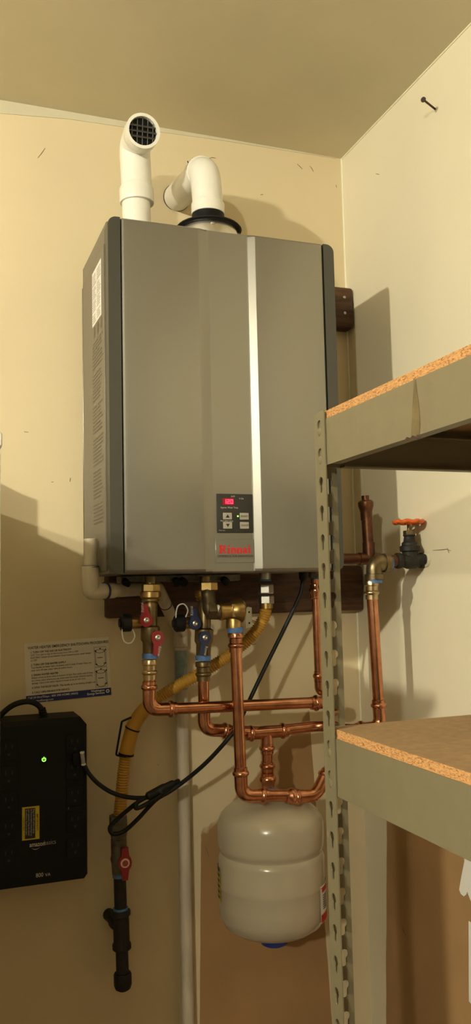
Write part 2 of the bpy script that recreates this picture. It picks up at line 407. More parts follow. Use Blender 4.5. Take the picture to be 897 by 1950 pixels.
# control panel in the channel
yc = YH+REC
def cq(u, v): return P(u, v, yc)
cp0, cp1 = cq(413, 1014), cq(480, 941)
cw, chh = cp1.x-cp0.x, cp1.z-cp0.z
co = V(cp0.x, yc, cp0.z-.0005); ux, uz = V(1, 0, 0), V(0, 0, 1)
bm = B(); box(bm, (co.x+cw/2, yc-.0012, co.z+chh/2), (cw, .0028, chh), .001, 2); cpan = obj('control_panel', bm, m_panel, heater)
cf = co + V(0, -.0027, 0)
def cpos(fx_, fy_): return cf + ux*(cw*fx_) + uz*(chh*(1-fy_))
bm = B(); p = cpos(.16, .29); quad(bm, p, ux, uz, 0, cw*.31, 0, chh*.175, .0004); obj('display', bm, m_ledbg, cpan)
def seg7(bm, o, ch_, w_, h_, t):
    S = {'a': (0, h_-t, w_, h_), 'd': (0, 0, w_, t), 'g': (0, (h_-t)/2, w_, (h_+t)/2), 'f': (0, h_/2, t, h_), 'e': (0, 0, t, h_/2), 'b': (w_-t, h_/2, w_, h_), 'c': (w_-t, 0, w_, h_/2)}
    for k in {'1': 'bc', '2': 'abged', '0': 'abcdef'}[ch_]:
        x0, z0, x1, z1 = S[k]; quad(bm, o, ux, uz, x0, x1, z0, z1, .0008)
bm = B(); dw = cw*.072; dh = chh*.115
for i, c_ in enumerate('120'): seg7(bm, cpos(.185+i*.095, .26), c_, dw, dh, dw*.26)
obj('digits', bm, m_led, cpan)
for k, (bx_, by_) in enumerate(((.16, .49), (.16, .725), (.625, .49), (.625, .725))):
    p = cpos(bx_, by_+.175)
    bm = B(); box(bm, p+ux*(cw*.125)+uz*(chh*.0875)+V(0, -.0006, 0), (cw*.25, .0014, chh*.175), .0006, 1); bt = obj('button', bm, m_btn, cpan)
    ctr = p+ux*(cw*.125)+uz*(chh*.0875)+V(0, -.0016, 0)
    if k < 2:
        bm = B(); s_ = cw*.055; sg = 1 if k == 0 else -1
        bm.faces.new([bm.verts.new(ctr+ux*a_+uz*b_) for a_, b_ in ((-s_, -s_*.7*sg), (s_, -s_*.7*sg), (0, s_*.8*sg))]); obj('arrow', bm, m_ink, bt, shade=False)
    else:
        text('caption', 'PRIORITY' if k == 2 else 'ON/OFF', chh*.068, ctr-uz*chh*.022, ux, uz, m_ink, bt, 'CENTER', sx=.75 if k == 2 else .9)
mk('indicator_led', m_gled, cpan, lathe, cpos(.575, .575), (0, -1, 0), [(.0016, 0), (.0013, .0006)], n=10)
text('caption', 'RU199', chh*.06, cpos(.40, .085), ux, uz, m_pgrey, cpan, sx=.6)
text('caption', 'In Use', chh*.06, cpos(.62, .135), ux, uz, m_pgrey, cpan, sx=.8)
text('caption', 'Approx. Water Temp.', chh*.065, cpos(.10, .375), ux, uz, m_pgrey, cpan, sx=.82)
text('caption', 'Hot water temp.', chh*.058, cpos(.09, .715), ux, uz, m_pgrey, cpan, sx=.9)
text('caption', 'Press 2 sec.', chh*.04, cpos(.05, .955), ux, uz, m_pgrey, cpan, sx=.9)
# name plate with the maker's lettering
l0, l1 = cq(411, 1072), cq(484, 1027)
bm = B(); box(bm, ((l0.x+l1.x)/2, yc-.0003, (l0.z+l1.z)/2), (l1.x-l0.x, .0012, l1.z-l0.z), .0004, 1); plate = obj('name_plate', bm, m_silver, heater)
# bold slab-serif word
lw = (l1.x-l0.x); lo = V(l0.x+lw*.085, yc-.0012, l0.z+(l1.z-l0.z)*.40)
def slab_word(bm, o, total):
    u_ = total/100.0; H1, xh, st, se = 25, 17, 6.2, 2.2; x = 0
    def R_(x0, x1, z0, z1): quad(bm, o, ux, uz, x0*u_, x1*u_, z0*u_, z1*u_, random.random()*.00005)
    def arch(x0, x1, z1):
        n = 8; ro = (x1-x0)/2; ri = ro-st*.8; cz = z1-ro*.8
        vo = [bm.verts.new(o+ux*(((x0+x1)/2+ro*math.cos(math.pi*k/n))*u_)+uz*((cz+ro*.8*math.sin(math.pi*k/n))*u_)-V(0, .00006, 0)) for k in range(n+1)]
        vi = [bm.verts.new(o+ux*(((x0+x1)/2+ri*math.cos(math.pi*k/n))*u_)+uz*((cz+ri*.55*math.sin(math.pi*k/n))*u_)-V(0, .00006, 0)) for k in range(n+1)]
        for k in range(n): bm.faces.new((vo[k], vo[k+1], vi[k+1], vi[k]))
        return cz
    # R
    R_(0, 11, 0, se); R_(0, 9, H1-se, H1); R_(2, 2+st*1.15, 0, H1); R_(7, 15, H1-3.2, H1); R_(7, 15, H1*.44, H1*.44+3)
    R_(14, 20.5, H1*.44+1, H1-1.2); 
    bm.faces.new([bm.verts.new(o+ux*(a_*u_)+uz*(b_*u_)-V(0, .00007, 0)) for a_, b_ in ((10, H1*.46), (16, H1*.46), (24.5, 0), (17.5, 0))])
    x = 26.5
    for c_ in 'innai':
        if c_ == 'i':
            R_(x, x+9.5, 0, se); R_(x+1.6, x+1.6+st, 0, xh); R_(x, x+5, xh-se, xh); R_(x+1.6, x+1.6+st, xh+2.6, xh+7.4); x += 11
        elif c_ == 'n':
            R_(x, x+8.6, 0, se); R_(x+10, x+18.4, 0, se); R_(x+1.2, x+1.2+st, 0, xh); R_(x, x+5, xh-se, xh)
            cz = arch(x+4, x+17.4, xh); R_(x+17.4-st, x+17.4, 0, cz+.5); x += 19.6
        else:
            cz = arch(x+.5, x+13.5, xh); R_(x+13.5-st, x+13.5, 0, cz+.5); R_(x+12, x+15.5, 0, se)
            R_(x+.5, x+.5+st*.8, 2, 8); R_(x+1.5, x+10, 0, 2.8); R_(x+3, x+10, 7, 9.4); x += 16.6
    return x*u_
bm = B(); wend = slab_word(bm, lo, lw*.79); quad(bm, lo, ux, uz, wend+lw*.012, wend+lw*.028, 0, lw*.016); obj('brand_lettering', bm, m_rred, plate, shade=False)
text('brand_slogan', 'EXPERIENCE OUR INNOVATION', lw*.078, V(l0.x+lw*.5, yc-.0013, l0.z+(l1.z-l0.z)*.235), ux, uz, m_ink, plate, 'CENTER', sx=.80)
# rating label and printed notices on the left side (reading towards the front)
xs = -.0022; su, sv = V(0, -1, 0), V(0, 0, 1)
def sp_(u, v): q = P(u, v, X=xs); return q
a_, b_ = sp_(175.5, 523), sp_(192.5, 491)
y0, y1 = a_.y, b_.y
zt = (a_.z+b_.z)/2; zb = (sp_(176.5, 625).z + sp_(193.5, 598).z)/2
lo = V(xs, y0, zb); lw_, lh_ = y0-y1, zt-zb
bm = B(); quad(bm, lo, su, sv, 0, lw_, 0, lh_, .0002); lab = obj('rating_label', bm, m_grayw, heater, shade=False)
bm = B()
for k in range(22):
    z = lh_*(.05+.9*k/22)
    if k % 6 == 4: continue
    for c_ in range(2):
        a0 = .06+.48*c_; quad(bm, lo, su, sv, lw_*a0, lw_*(a0+random.uniform(.25, .42)), z, z+lh_*.018, .0004)
quad(bm, lo, su, sv, lw_*.05, lw_*.95, lh_*.47, lh_*.478, .0004); quad(bm, lo, su, sv, lw_*.05, lw_*.95, lh_*.73, lh_*.738, .0004)
obj('label_print', bm, m_inkgrey, lab, shade=False)
bm = B(); zs = sp_(180, 655).z; ze = sp_(186, 1000).z; k = 0; z = zs
while z > ze:
    if (k % 9) != 8:
        a0 = .0
        quad(bm, V(xs, y0, 0), su, sv, lw_*a0, lw_*random.uniform(.75, 1.12), z, z+.0028, .0003)
    z -= .0072; k += 1
for i in range(3): quad(bm, V(xs, y0, 0), su, sv, lw_*(.15+.35*i), lw_*(.28+.38*i), zs+.012, zs+.034, .0003)
obj('warning_print', bm, m_sideink, heater, shade=False)
# underside fittings plate
bm = B(); box(bm, (.175, -.16, ZO-H_-.008), (.25, .05, .014), .002, 1); obj('service_plate', bm, m_dirty, heater)
for u_ in (236, 332, 345, 424):
    q = P(u_, 1104, -.18); mk('drain_plug', m_black, heater, lathe, (q.x, -.187, ZO-H_-.012), (0, -.9, -.35), [(.007, 0), (.007, .008), (.0085, .009), (.0085, .016), (.004, .018)], n=12)
# air intake flange on top
fq = P(405, 428, -.215)
ft = V(P(396, 400, -.238).x, -.238, ZO+H_)
mk('vent_flange', m_alum, heater, lathe, ft, (0, 0, 1), [(.061, 0), (.061, .022), (.058, .032), (.050, .036)], n=32)
mk('vent_gasket', m_black, heater, lathe, ft+V(0, 0, .031), (0, 0, 1), [(.066, 0), (.069, .003), (.066, .007), (.048, .012), (.036, .016), (.0335, .020), (.0335, .040), (.030, .041)], n=32)
for a_ in (-100, -20, 60, 160):
    q = ft+V(.0595*math.cos(math.radians(a_)), .0595*math.sin(math.radians(a_)), .024)
    mk('flange_screw', m_zinc, heater, lathe, q+V(0, 0, 0), (math.cos(math.radians(a_)), math.sin(math.radians(a_)), .3), [(.004, 0), (.004, .004), (.002, .005)], n=8)

# ---------------------------------------------------------------- vent pipes
vp = thing('exhaust_vent_pipe', 'white plastic vent pipe with elbow and black bird screen facing the room', 'pipe', (.085, -.2, ZO+H_))
vb = V(P(261, 400, -.2).x, -.2, ZO+H_)
r3 = .0305
vt = V(vb.x-.004, -.2, P(268, 262, -.235).z)
jo = V(vb.x, -.2, P(261, 385, -.2).z)
mk('pipe', m_pvc, vp, lathe, vb-V(0, 0, .0), (vt-vb), [(r3*.95, 0), (r3*.95, jo.z-vb.z)], n=32)
mk('socket', m_pvc, vp, lathe, jo-V(0, 0, .004), (vt-vb), [(r3*.95, 0), (r3*1.13, .001), (r3*1.15, .004), (r3*1.15, .030), (r3*1.03, .038)], n=32)
d_ = (V(P(270, 247, -.30).x, -.30, P(270, 247, -.30).z) - vt); d_ = V(-.006, -1, -.14).normalized()
bm = B(); mid = fillet([jo+V(0, 0, .03), vt+V(0, 0, .002), vt+V(0, 0, .002)+d_*.062], .05, 10); tube(bm, mid, r3*1.03, 32); obj('elbow', bm, m_pvc, vp)
ve = vt+V(0, 0, .002)+d_*.050
bm = B(); lathe(bm, ve, d_, [(r3*1.05, -.004), (r3*1.13, 0), (r3*1.13, .028), (r3*.93, .028), (r3*.93, .012)], n=32, closed=False); obj('socket', bm, m_pvc, vp)
mk('screen_backing', m_black, vp, lathe, ve+d_*.016, d_, [(r3*.93, 0), (r3*.93, .001)], n=32)
bm = B(); x_, y_, dd = frame(d_)
for k in range(-2, 3):
    h = math.sqrt(max(0, (.92*r3)**2-(k*.0105)**2))
    if h < .006: continue
    for aa, bb in ((x_, y_), (y_, x_)):
        if aa is y_ and k not in (-1, 0, 1): continue
        tube(bm, [ve+dd*.022+aa*(k*.0105)-bb*h, ve+dd*.022+aa*(k*.0105)+bb*h], .0009 if aa is x_ else .0020, 6)
obj('bird_screen', bm, m_strip, vp)

vi = thing('intake_vent_pipe', 'white plastic vent pipe bent over from black gasket back into the wall', 'pipe', (ft.x, ft.y, ft.z+.05))
i0 = ft+V(0, 0, .067)
zt_ = P(386, 338, -.225).z
top = V(ft.x-.004, -.236, zt_)
bm = B()
mk('socket', m_pvc, vi, lathe, i0, (0, 0, 1), [(.0325, 0), (.0345, .001), (.0345, .022), (.0315, .028)], n=32)
we = P(336, 377, -.002)
pth = fillet([i0+V(0, 0, .02), V(top.x, top.y, zt_+.012), we], [.040], 14)
tube(bm, [p for p in pth[:-1]], .0315, 32); obj('bend', bm, m_pvc, vi)
e_ = pth[-2]; de = (we-e_).normalized()
bm = B(); tube(bm, [e_-de*.012, e_+de*.016, e_+de*.0165, we], [.0335, .0335, .0305, .0305], 32); obj('pipe', bm, m_pvc, vi)
e_ = e_+de*.02
bm = B(); quad(bm, e_+V(-.020, -.0285, .018)+de*.03, (.6, .3, -.75), (.4, -.5, .3), -.008, .008, -.0012, .0012); obj('blue_mark', bm, m_ring, vi)
mk('wall_gap', m_rust, vi, lathe, we-de*.004, de, [(.0318, 0), (.0318, .003)], n=32)

# ---------------------------------------------------------------- mounting boards
def board(label, x0, x1, z0, z1, screws):
    t = thing('mounting_board', label, 'board', (x0, 0, z0))
    bm = B(); box(bm, ((x0+x1)/2, -.0215, (z0+z1)/2), (x1-x0, .041, z1-z0), .006, 3); obj('plank', bm, m_wood, t)
    for x, z in screws: mk('screw', m_zinc, t, lathe, (x, -.042, z), (0, -1, 0), [(.004, 0), (.003, .0012)], n=10)
q = [P(656, 566, -.042), P(657, 596, -.042)]
board('dark stained wooden board behind the top of water heater', .10, .664, P(677, 625, -.042).z, P(677, 549, -.042).z, [(p.x, p.z) for p in q])
board('dark stained wooden board under the bottom of water heater', P(205, 1160, -.042).x, .664, P(450, 1170, -.042).z, ZO-.318, [])

# ---------------------------------------------------------------- condensate drain pipe
cd = thing('condensate_drain_pipe', 'white plastic drain pipe running from heater corner down the wall, stained blue', 'pipe', (.215, 0, .1))
rc = .0128; yr = -.225
r_top, r_j, r_bot = P(172.5, 1026, yr), P(172.5, 1080, yr), P(172, 1128, yr)
for p in (r_top, r_j, r_bot): p.x = min(p.x, -.0175)
mk('riser', m_pvc_old, cd, lathe, r_j, (0, 0, 1), [(rc, 0), (rc, r_top.z-r_j.z), (rc*.85, r_top.z-r_j.z), (rc*.85, .02)], n=24)
mk('socket', m_pvc_old, cd, lathe, r_bot+V(0, 0, .008), (0, 0, 1), [(rc*1.28, 0), (rc*1.28, r_j.z-r_bot.z-.006), (rc*1.02, r_j.z-r_bot.z-.006)], n=24)
mk('primer_ring', m_ring, cd, lathe, r_j-V(0, 0, .001), (0, 0, 1), [(rc*1.29, 0), (rc*1.2, .004)], n=24)
hz = P(230, 1128, -.2)
hr = [V(r_bot.x, yr, hz.z+.004), V(r_bot.x+.05, -.2, hz.z+.004), V(.105, -.165, hz.z+.006)]
bm = B(); tube(bm, fillet([r_bot+V(0, 0, .012), V(r_bot.x, yr, hz.z+.002), hr[1]], .018, 8), rc*1.18, 24); obj('elbow', bm, m_pvc_old, cd)
bm = B(); tube(bm, [hr[1]-(hr[1]-hr[0])*.3, hr[1], hr[2]], rc*1.06, 24); obj('horizontal_run', bm, m_pvc_old, cd)
dn_ = (hr[2]-hr[1]).normalized()
mk('primer_ring', m_ring, cd, lathe, hr[1]-dn_*.022, dn_, [(rc*1.34, 0), (rc*1.34, .004)], n=24)
d0, d1 = P(300, 1118, -.16), P(333, 1188, -.055)
wp_t, wp_b = P(344, 1212, -.019), P(358.5, 1950, -.019)
low = wp_t+(wp_b-wp_t)*((wp_t.z-.0)/(wp_t.z-wp_b.z))
bm = B(); tube(bm, fillet([hr[2], d0, d1, V(wp_t.x, -.03, wp_t.z+.012), wp_t], .02, 6), rc*1.0, 24); obj('angled_run', bm, m_pvc_old, cd)
mk('primer_ring', m_ring, cd, lathe, d0+(d1-d0)*.45, d1-d0, [(rc*1.08, 0), (rc*1.08, .002)], n=24)
dnv = (low-wp_t).normalized()
rw = .0135
mk('socket', m_pvc_old, cd, lathe, wp_t-dnv*.012, dnv, [(rw*1.0, 0), (rw*1.18, .001), (rw*1.18, .034), (rw, .036)], n=24)
mk('stained_length', m_primer, cd, lathe, wp_t+dnv*.03, dnv, [(rw*1.005, 0), (rw*1.005, .085)], n=24)
mk('downpipe', m_pvc_old, cd, lathe, wp_t, dnv, [(rw, 0), (rw, (low-wp_t).length-.002)], n=24)

# ---------------------------------------------------------------- copper work helpers
RC = .0113
def run(parent, pts, m=None, r=RC, rad=.034):
    bm = B(); tube(bm, fillet(pts, rad, 8), r, 20); return obj('pipe', bm, m or m_cop, parent)
def press(parent, p, d, name='press_collar', m=None, r=RC, L=.022):
    """press-fitting end: two beads around the pipe"""
    return mk(name, m or m_cop, parent, lathe, Vector(p)-Vector(d).normalized()*L/2, d,
       [(r*1.02, 0), (r*1.16, .001), (r*1.16, L*.22), (r*1.42, L*.34), (r*1.46, L*.46), (r*1.40, L*.58), (r*1.2, L*.68), (r*1.18, L*.95), (r*1.02, L)], n=20)
def elbow(parent, a, c, b, m=None, r=RC, rad=.034):
    bm = B(); a, c, b = Vector(a), Vector(c), Vector(b); ea = (a-c).normalized(); eb = (b-c).normalized()
    tube(bm, fillet([c+ea*.042, c, c+eb*.042], rad, 10), r*1.14, 20); o = obj('elbow', bm, m or m_cop, parent)
    press(parent, c+ea*.044, ea, m=m, r=r); press(parent, c+eb*.044, eb, m=m, r=r)
    return o
def nut(parent, p, d, r, h, m, name='nut'):
    bm = B(); lathe(bm, p, d, [(r*.92, 0), (r, h*.12), (r, h*.88), (r*.92, h)], n=6); return obj(name, bm, m, parent, ang=20)
def tape(parent, p, d, r, h): return mk('thread_tape', m_btape, parent, lathe, p, d, [(r, 0), (r*1.03, h*.3), (r*.98, h*.6), (r, h)], n=18)
DOWN, XD = V(0, 0, -1), V(1, 0, 0)

def adapter(parent, p, m, r=.0125):
    p = Vector(p)
    bm = B(); lathe(bm, p, DOWN, [(r*1.15, 0), (r*1.22, .002), (r*1.22, .009), (r*1.02, .011), (r*1.0, .020), (r*1.2, .022), (r*1.27, .0245), (r*1.2, .027), (r*1.04, .029), (r*1.04, .038)], 14); return obj('threaded_adapter', bm, m, parent)
YHOT, YCOLD, YREL = -.226, -.196, -.262
# ---------------------------------------------------------------- service valves (hot: red levers, cold: blue levers)
def service_valve(label, u_top, v_top, u_bot, v_bot, Y, hm, levers, cap_u, cap_v, tape_v):
    a, b = P(u_top, v_top, Y), P(u_bot, v_bot, Y); a.z = min(a.z, ZO-H_-.0); d = (b-a).normalized(); L = (b-a).length
    t = thing('service_valve', label, 'valve', tuple(b))
    mk('nipple', m_dbrass, t, lathe, a, d, [(.011, 0), (.011, .02)], n=16)
    nut(t, a+d*.014, d, .0185, .016, m_brass, 'union_nut')
    mk('union_ring', m_brass, t, lathe, a+d*.028, d, [(.014, 0), (.0205, .002), (.0205, .012), (.017, .016), (.018, .019), (.013, .022)], n=24)
    mk('upper_body', m_dbrass, t, lathe, a+d*.05, d, [(.012, 0), (.0135, .004), (.0135, L*.48), (.012, L*.5)], n=20)
    lo_s = .60
    mk('lower_body', m_dbrass, t, lathe, a+d*(L*lo_s), d, [(.012, 0), (.0185, .004), (.0185, .028), (.015, .034), (.0145, L*.36)], n=20)
    # levers
    for (lu, lv, eu, ev) in levers:
        hub = P(lu, lv, Y-.024); end = P(eu, ev, Y-.026)
        lev = B(); dd = (end-hub); le = dd.length; dd.normalize(); nx = dd.cross(V(0, -1, 0)).normalized()
        ol = []
        for k in range(9): an = math.pi*(.5+k/8); ol.append((.0125*math.cos(an), .0125*math.sin(an)))
        ol += [(.008, -.0105), (.013, -.0068), (le, -.0060), (le+.002, 0), (le, .0060), (.013, .0068), (.008, .0105)]
        prism(lev, [ol], hub+V(0, .004, 0), dd, nx, .007 if dd.cross(nx).y < 0 else -.007)
        lv_o = obj('lever', lev, hm, t)
        mk('lever_screw', m_zinc, lv_o, lathe, hub+V(0, -.003, 0), (0, -1, 0), [(.0055, 0), (.0055, .002), (.003, .0032), (.0015, .002)], n=14)
        mk('stem', m_dbrass, t, lathe, hub+V(0, .002, 0), (0, 1, 0), [(.006, 0), (.006, .02)], n=12)
        text('raised_word', 'Rinnai', .0085, hub+dd*(.016)+nx*(-.0028 if dd.z < 0 else -.0028)+V(0, -.0032, 0), dd, nx if dd.cross(nx).y < 0 else -nx, m_pgrey, lv_o, sx=.9)
    # drain port with black cap and strap
    cpn = P(cap_u, cap_v, Y); port = V(a.x+d.x*.1, Y, cpn.z)
    mk('drain_port', m_brass, t, lathe, port, (-1, 0, 0), [(.009, 0), (.009, .018), (.0125, .02), (.0125, port.x-cpn.x-.006)], n=18)
    cap = mk('drain_cap', m_rubber, t, lathe, cpn+V(.010, 0, 0), (-1, 0, 0), [(.0165, 0), (.0172, .002), (.0172, .016), (.0145, .019), (.008, .0195), (.008, .023)], n=20)
    up = 1 if hm is m_blue else -1
    q0 = cpn+V(.012, -.006, .012*up); bm = B()
    tube(bm, smooth([q0, q0+V(.003, -.006, .014*up), q0+V(-.006, -.009, .026*up), q0+V(-.018, -.008, .022*up), q0+V(-.021, -.004, .004*up), q0+V(-.018, .002, -.006*up)], 6), .0013, 8); obj('cap_strap', bm, m_grayw, cap)
    tape(t, P(u_bot, tape_v, Y)-d*.004, d, .0155, .010)
    return t, b, d
hotv, hb, hd = service_valve('brass hot water service valve with red levers', 287, 1098, 286, 1252, YHOT, m_red, [(278, 1181, 275, 1152), (300, 1214, 297, 1247)], 239, 1186, 1248)
coldv, cb, cdv = service_valve('brass cold water service valve with blue levers', 391, 1098, 387, 1260, YCOLD-.01, m_blue, [(371, 1187, 369, 1160), (390, 1214, 385, 1246)], 341, 1187, 1252)

# ---------------------------------------------------------------- hot water pipe
hp = thing('hot_water_pipe', 'copper hot water pipe with elbow below the red valve running across', 'pipe', tuple(hb))
h0 = P(285, 1258, YHOT); h1 = P(284, 1352, YHOT); h1b = P(284, 1352, YHOT); h2 = P(637, 1336, YHOT)
adapter(hp, P(285, 1256, YHOT), m_sold)
run(hp, [h0, h1, h2])
elbow(hp, h0, h1, h2)
hw = V(h2.x+.5*(-YHOT-.001), -.001, h2.z-.055)
run(hp, [h2-V(.03, 0, 0), h2, hw]); elbow(hp, h2-V(.1, 0, 0), h2, hw)

# ---------------------------------------------------------------- cold water pipe with tank tee, up to the gate valve
cp_ = thing('cold_water_pipe', 'copper cold water pipe with tank tee running behind the shelf post', 'pipe', tuple(cb))
c0 = P(387, 1262, YCOLD-.01); c1 = P(389, 1390, YCOLD); ct = P(508, 1394, YCOLD)
adapter(cp_, P(387, 1260, YCOLD-.01), m_dbrass, .0132)
re_t = P(706, 1098, -.296); re_b = P(724, 1384, -.296)
cr = V(re_b.x, -.296, re_b.z)
run(cp_, [c0, c1, ct+(ct-c1)*.01]); elbow(cp_, c0, c1, ct)
mid1 = ct+V(.135, 0, (cr.z-ct.z)*.5)
run(cp_, [ct, mid1, V(cr.x-.07, -.296, cr.z-.002), cr], rad=.06)
rt = [V(re_t.x, -.296, re_t.z), cr]
run(cp_, rt); elbow(cp_, rt[0], cr, V(cr.x-.07, -.296, cr.z-.002))
adapter(cp_, P(707, 1106, -.296), m_sold)
bm = B(); lathe(bm, ct-XD*.034, XD, [(RC*1.14, 0), (RC*1.18, .034), (RC*1.14, .068)], 20); lathe(bm, ct, DOWN, [(RC*1.1, 0), (RC*1.14, .03)], 20); obj('tee', bm, m_cop, cp_)
press(cp_, ct-XD*.036, -XD); press(cp_, ct+XD*.036, XD)
tb = P(510, 1500, YCOLD)
mk('tank_drop', m_cop, cp_, lathe, ct, (tb-ct), [(RC, 0), (RC, (tb-ct).length)], n=20)
for f_ in (.30, .62): press(cp_, ct+(tb-ct)*f_, DOWN)
press(cp_, ct+(tb-ct)*.86, DOWN, 'threaded_adapter', m_cop, L=.03, r=.0125)
tape(cp_, tb-V(0, 0, -.008), DOWN, .0135, .008)

# ---------------------------------------------------------------- relief valve and discharge pipe
rv = thing('pressure_relief_valve', 'round brass pressure relief valve on dark elbow beside blue levers', 'valve', tuple(P(448, 1190, YREL)))
e0, e1, e2 = P(394, 1112, YREL+.03), P(400, 1166, YREL), P(420, 1166, YREL)
nut(rv, P(396, 1108, YREL+.02), DOWN, .019, .018, m_brass)
bm = B(); tube(bm, fillet([P(396, 1120, YREL+.02), e1, P(421, 1166, YREL)], .018, 8), .0145, 18); obj('street_elbow', bm, m_bronze, rv)
nut(rv, P(398, 1164, YREL)-XD*.004, XD, .0185, .017, m_bronze, 'elbow_hub')
mk('thread_tape', m_grayw, rv, lathe, P(409, 1165, YREL), XD, [(.0135, 0), (.0145, .002), (.0135, .008)], n=18)
v0 = P(416, 1164, YREL)
mk('valve_body', m_brass, rv, lathe, v0, XD, [(.013, 0), (.0175, .002), (.0185, .007), (.0165, .011), (.0175, .024), (.0215, .030), (.0235, .040), (.024, .047), (.022, .049), (.006, .050)], n=28)
mk('valve_dome', m_alum, rv, lathe, v0+XD*.0495, XD, [(.0215, 0), (.019, .002), (.009, .0035)], n=28)
box_ = B(); box(box_, v0+XD*.026+V(0, -.0155, .001), (.008, .005, .026), .001, 1); obj('body_lug', box_, m_brass, rv)
vd = P(445, 1178, YREL)
mk('outlet', m_brass, rv, lathe, vd, DOWN, [(.014, 0), (.0155, .006), (.0155, .018)], n=24)
tape(rv, P(448, 1194, YREL), DOWN, .0158, .011)
bm = B(); rp = P(473, 1176, YREL+.05)
prism(bm, [[(-.007, -.022), (.007, -.018), (.007, .02), (-.002, .022), (-.007, .016)]], rp, XD, (0, 0, 1), .002); br = tag(obj('strap_bracket', bm, m_zinc, None), 'small zinc bracket plate behind the brass relief valve', 'bracket')
for dz in (-.011, .011): mk('screw_hole', m_black, br, lathe, rp+V(.001, -.0022, dz), (0, -1, 0), [(.002, 0), (.002, .0003)], n=8)
bm = B(); box(bm, rp+V(-.001, .1, .018), (.012, .205, .0025)); obj('bracket_arm', bm, m_zinc, br)
dp = thing('relief_discharge_pipe', 'long vertical copper discharge pipe crossing in front of the other pipes', 'pipe', tuple(P(460, 1510, YREL)))
g0, g1, g2 = P(448, 1204, YREL), P(460, 1516, YREL), P(602, 1514, YREL)
run(dp, [g0, g1, g2]); elbow(dp, g0, g1, g2)
adapter(dp, P(448.5, 1205, YREL), m_cop, .0126)
press(dp, P(556, 1516, YREL), XD, L=.03); 
g3 = g2+V(.042, .012, .055)
run(dp, [g2-XD*.03, g2, g3, V(g3.x+.55*(-g3.y), -.001, g3.z-.02)], rad=.02)
elbow(dp, g2-XD*.05, g2, g3)

# ---------------------------------------------------------------- pipe stub by the shelf post
rp_ = thing('return_water_pipe', 'thin vertical copper pipe dropping from heater underside beside the shelf post', 'pipe', tuple(P(600, 1105, -.2)))
s0, s1 = P(600, 1100, -.185), P(608, 1316, -.185)
s0.z = ZO-H_
r7 = .0088
nut(rp_, s0, DOWN, .014, .012, m_dirty)
mk('thread_tape', m_btape, rp_, lathe, s0-V(0, 0, .011), DOWN, [(.010, 0), (.010, .004)], n=14)
sw = V(s1.x+.022, s1.y+.004, s1.z-.004)
run(rp_, [s0, s1, sw, V(sw.x+.5*(-sw.y), -.001, sw.z-.01)], r=r7, rad=.012)
press(rp_, P(601, 1126, -.185), DOWN, r=r7*1.1, L=.032); press(rp_, P(607, 1288, -.185), DOWN, r=r7); bm = B(); tube(bm, fillet([s1+V(0, 0, .02), s1, sw], .012, 8), r7*1.12, 18); obj('elbow', bm, m_cop, rp_)

# ---------------------------------------------------------------- gate valve on the right wall and the old capped pipe
gv = thing('gate_valve', 'dark gate valve with orange handwheel piped out of right wall', 'valve', (XR, -.31, ZO-.32))
ax = P(715, 1072, -.298); az = ax.z
wx = P(781, 1060, -.298)
mk('wall_pipe', m_iron, gv, lathe, (XR-.0005, -.31, az+.006), V(wx.x-XR, .012, 0), [(.0115, 0), (.0115, XR-wx.x)], n=18)
mk('wall_plaster', m_tape, gv, lathe, (XR-.0005, -.311, az+.005), (-1, 0, 0), [(.0165, 0), (.0150, .002), (.012, .003)], n=11)
gb = V(wx.x, -.298, az+.004)
bm = B(); lathe(bm, gb-XD*.034, XD, [(.0150, 0), (.0165, .002), (.0165, .010), (.013, .014), (.0175, .026), (.0175, .042), (.013, .054), (.0165, .058), (.0165, .066), (.015, .068)], 24)
lathe(bm, gb, (0, 0, 1), [(.0165, 0), (.0165, .018)], 24); obj('valve_body', bm, m_iron, gv)
bm = B(); lathe(bm, gb, (0, 0, 1), [(.0165, .018), (.021, .020), (.021, .030), (.017, .032), (.0165, .037), (.013, .040), (.011, .050), (.013, .052), (.013, .054)], 20); obj('bonnet', bm, m_iron, gv)
nut(gv, gb+V(0, 0, .053), (0, 0, 1), .0125, .010, m_dbrass, 'packing_nut')
mk('stem', m_dbrass, gv, lathe, gb+V(0, 0, .062), (0, 0, 1), [(.004, 0), (.004, .016), (.0085, .017), (.0085, .021)], n=12)
wz = P(779, 994, -.298).z; wc = V(gb.x-.001, -.298, wz)
bm = B(); n = 48; R0 = .0285
pts = []
for k in range(n+1):
    a_ = 2*math.pi*k/n; pts.append(wc+V((R0+.0018*math.cos(8*a_))*math.cos(a_), (R0+.0018*math.cos(8*a_))*math.sin(a_), .0012*math.sin(8*a_)))
tube(bm, pts, .0042, 10, caps=False)
for k in range(4):
    a_ = math.pi/4+k*math.pi/2; tube(bm, [wc-V(0, 0, .003), wc+V(R0*math.cos(a_), R0*math.sin(a_), 0)], .0028, 8)
lathe(bm, wc-V(0, 0, .006), (0, 0, 1), [(.008, 0), (.008, .008)], 14); obj('handwheel', bm, m_orange, gv)
mk('nipple', m_copold, gv, lathe, gb-XD*.03, -XD, [(.0125, 0), (.0125, gb.x-.03-ax.x-.012)], n=18)
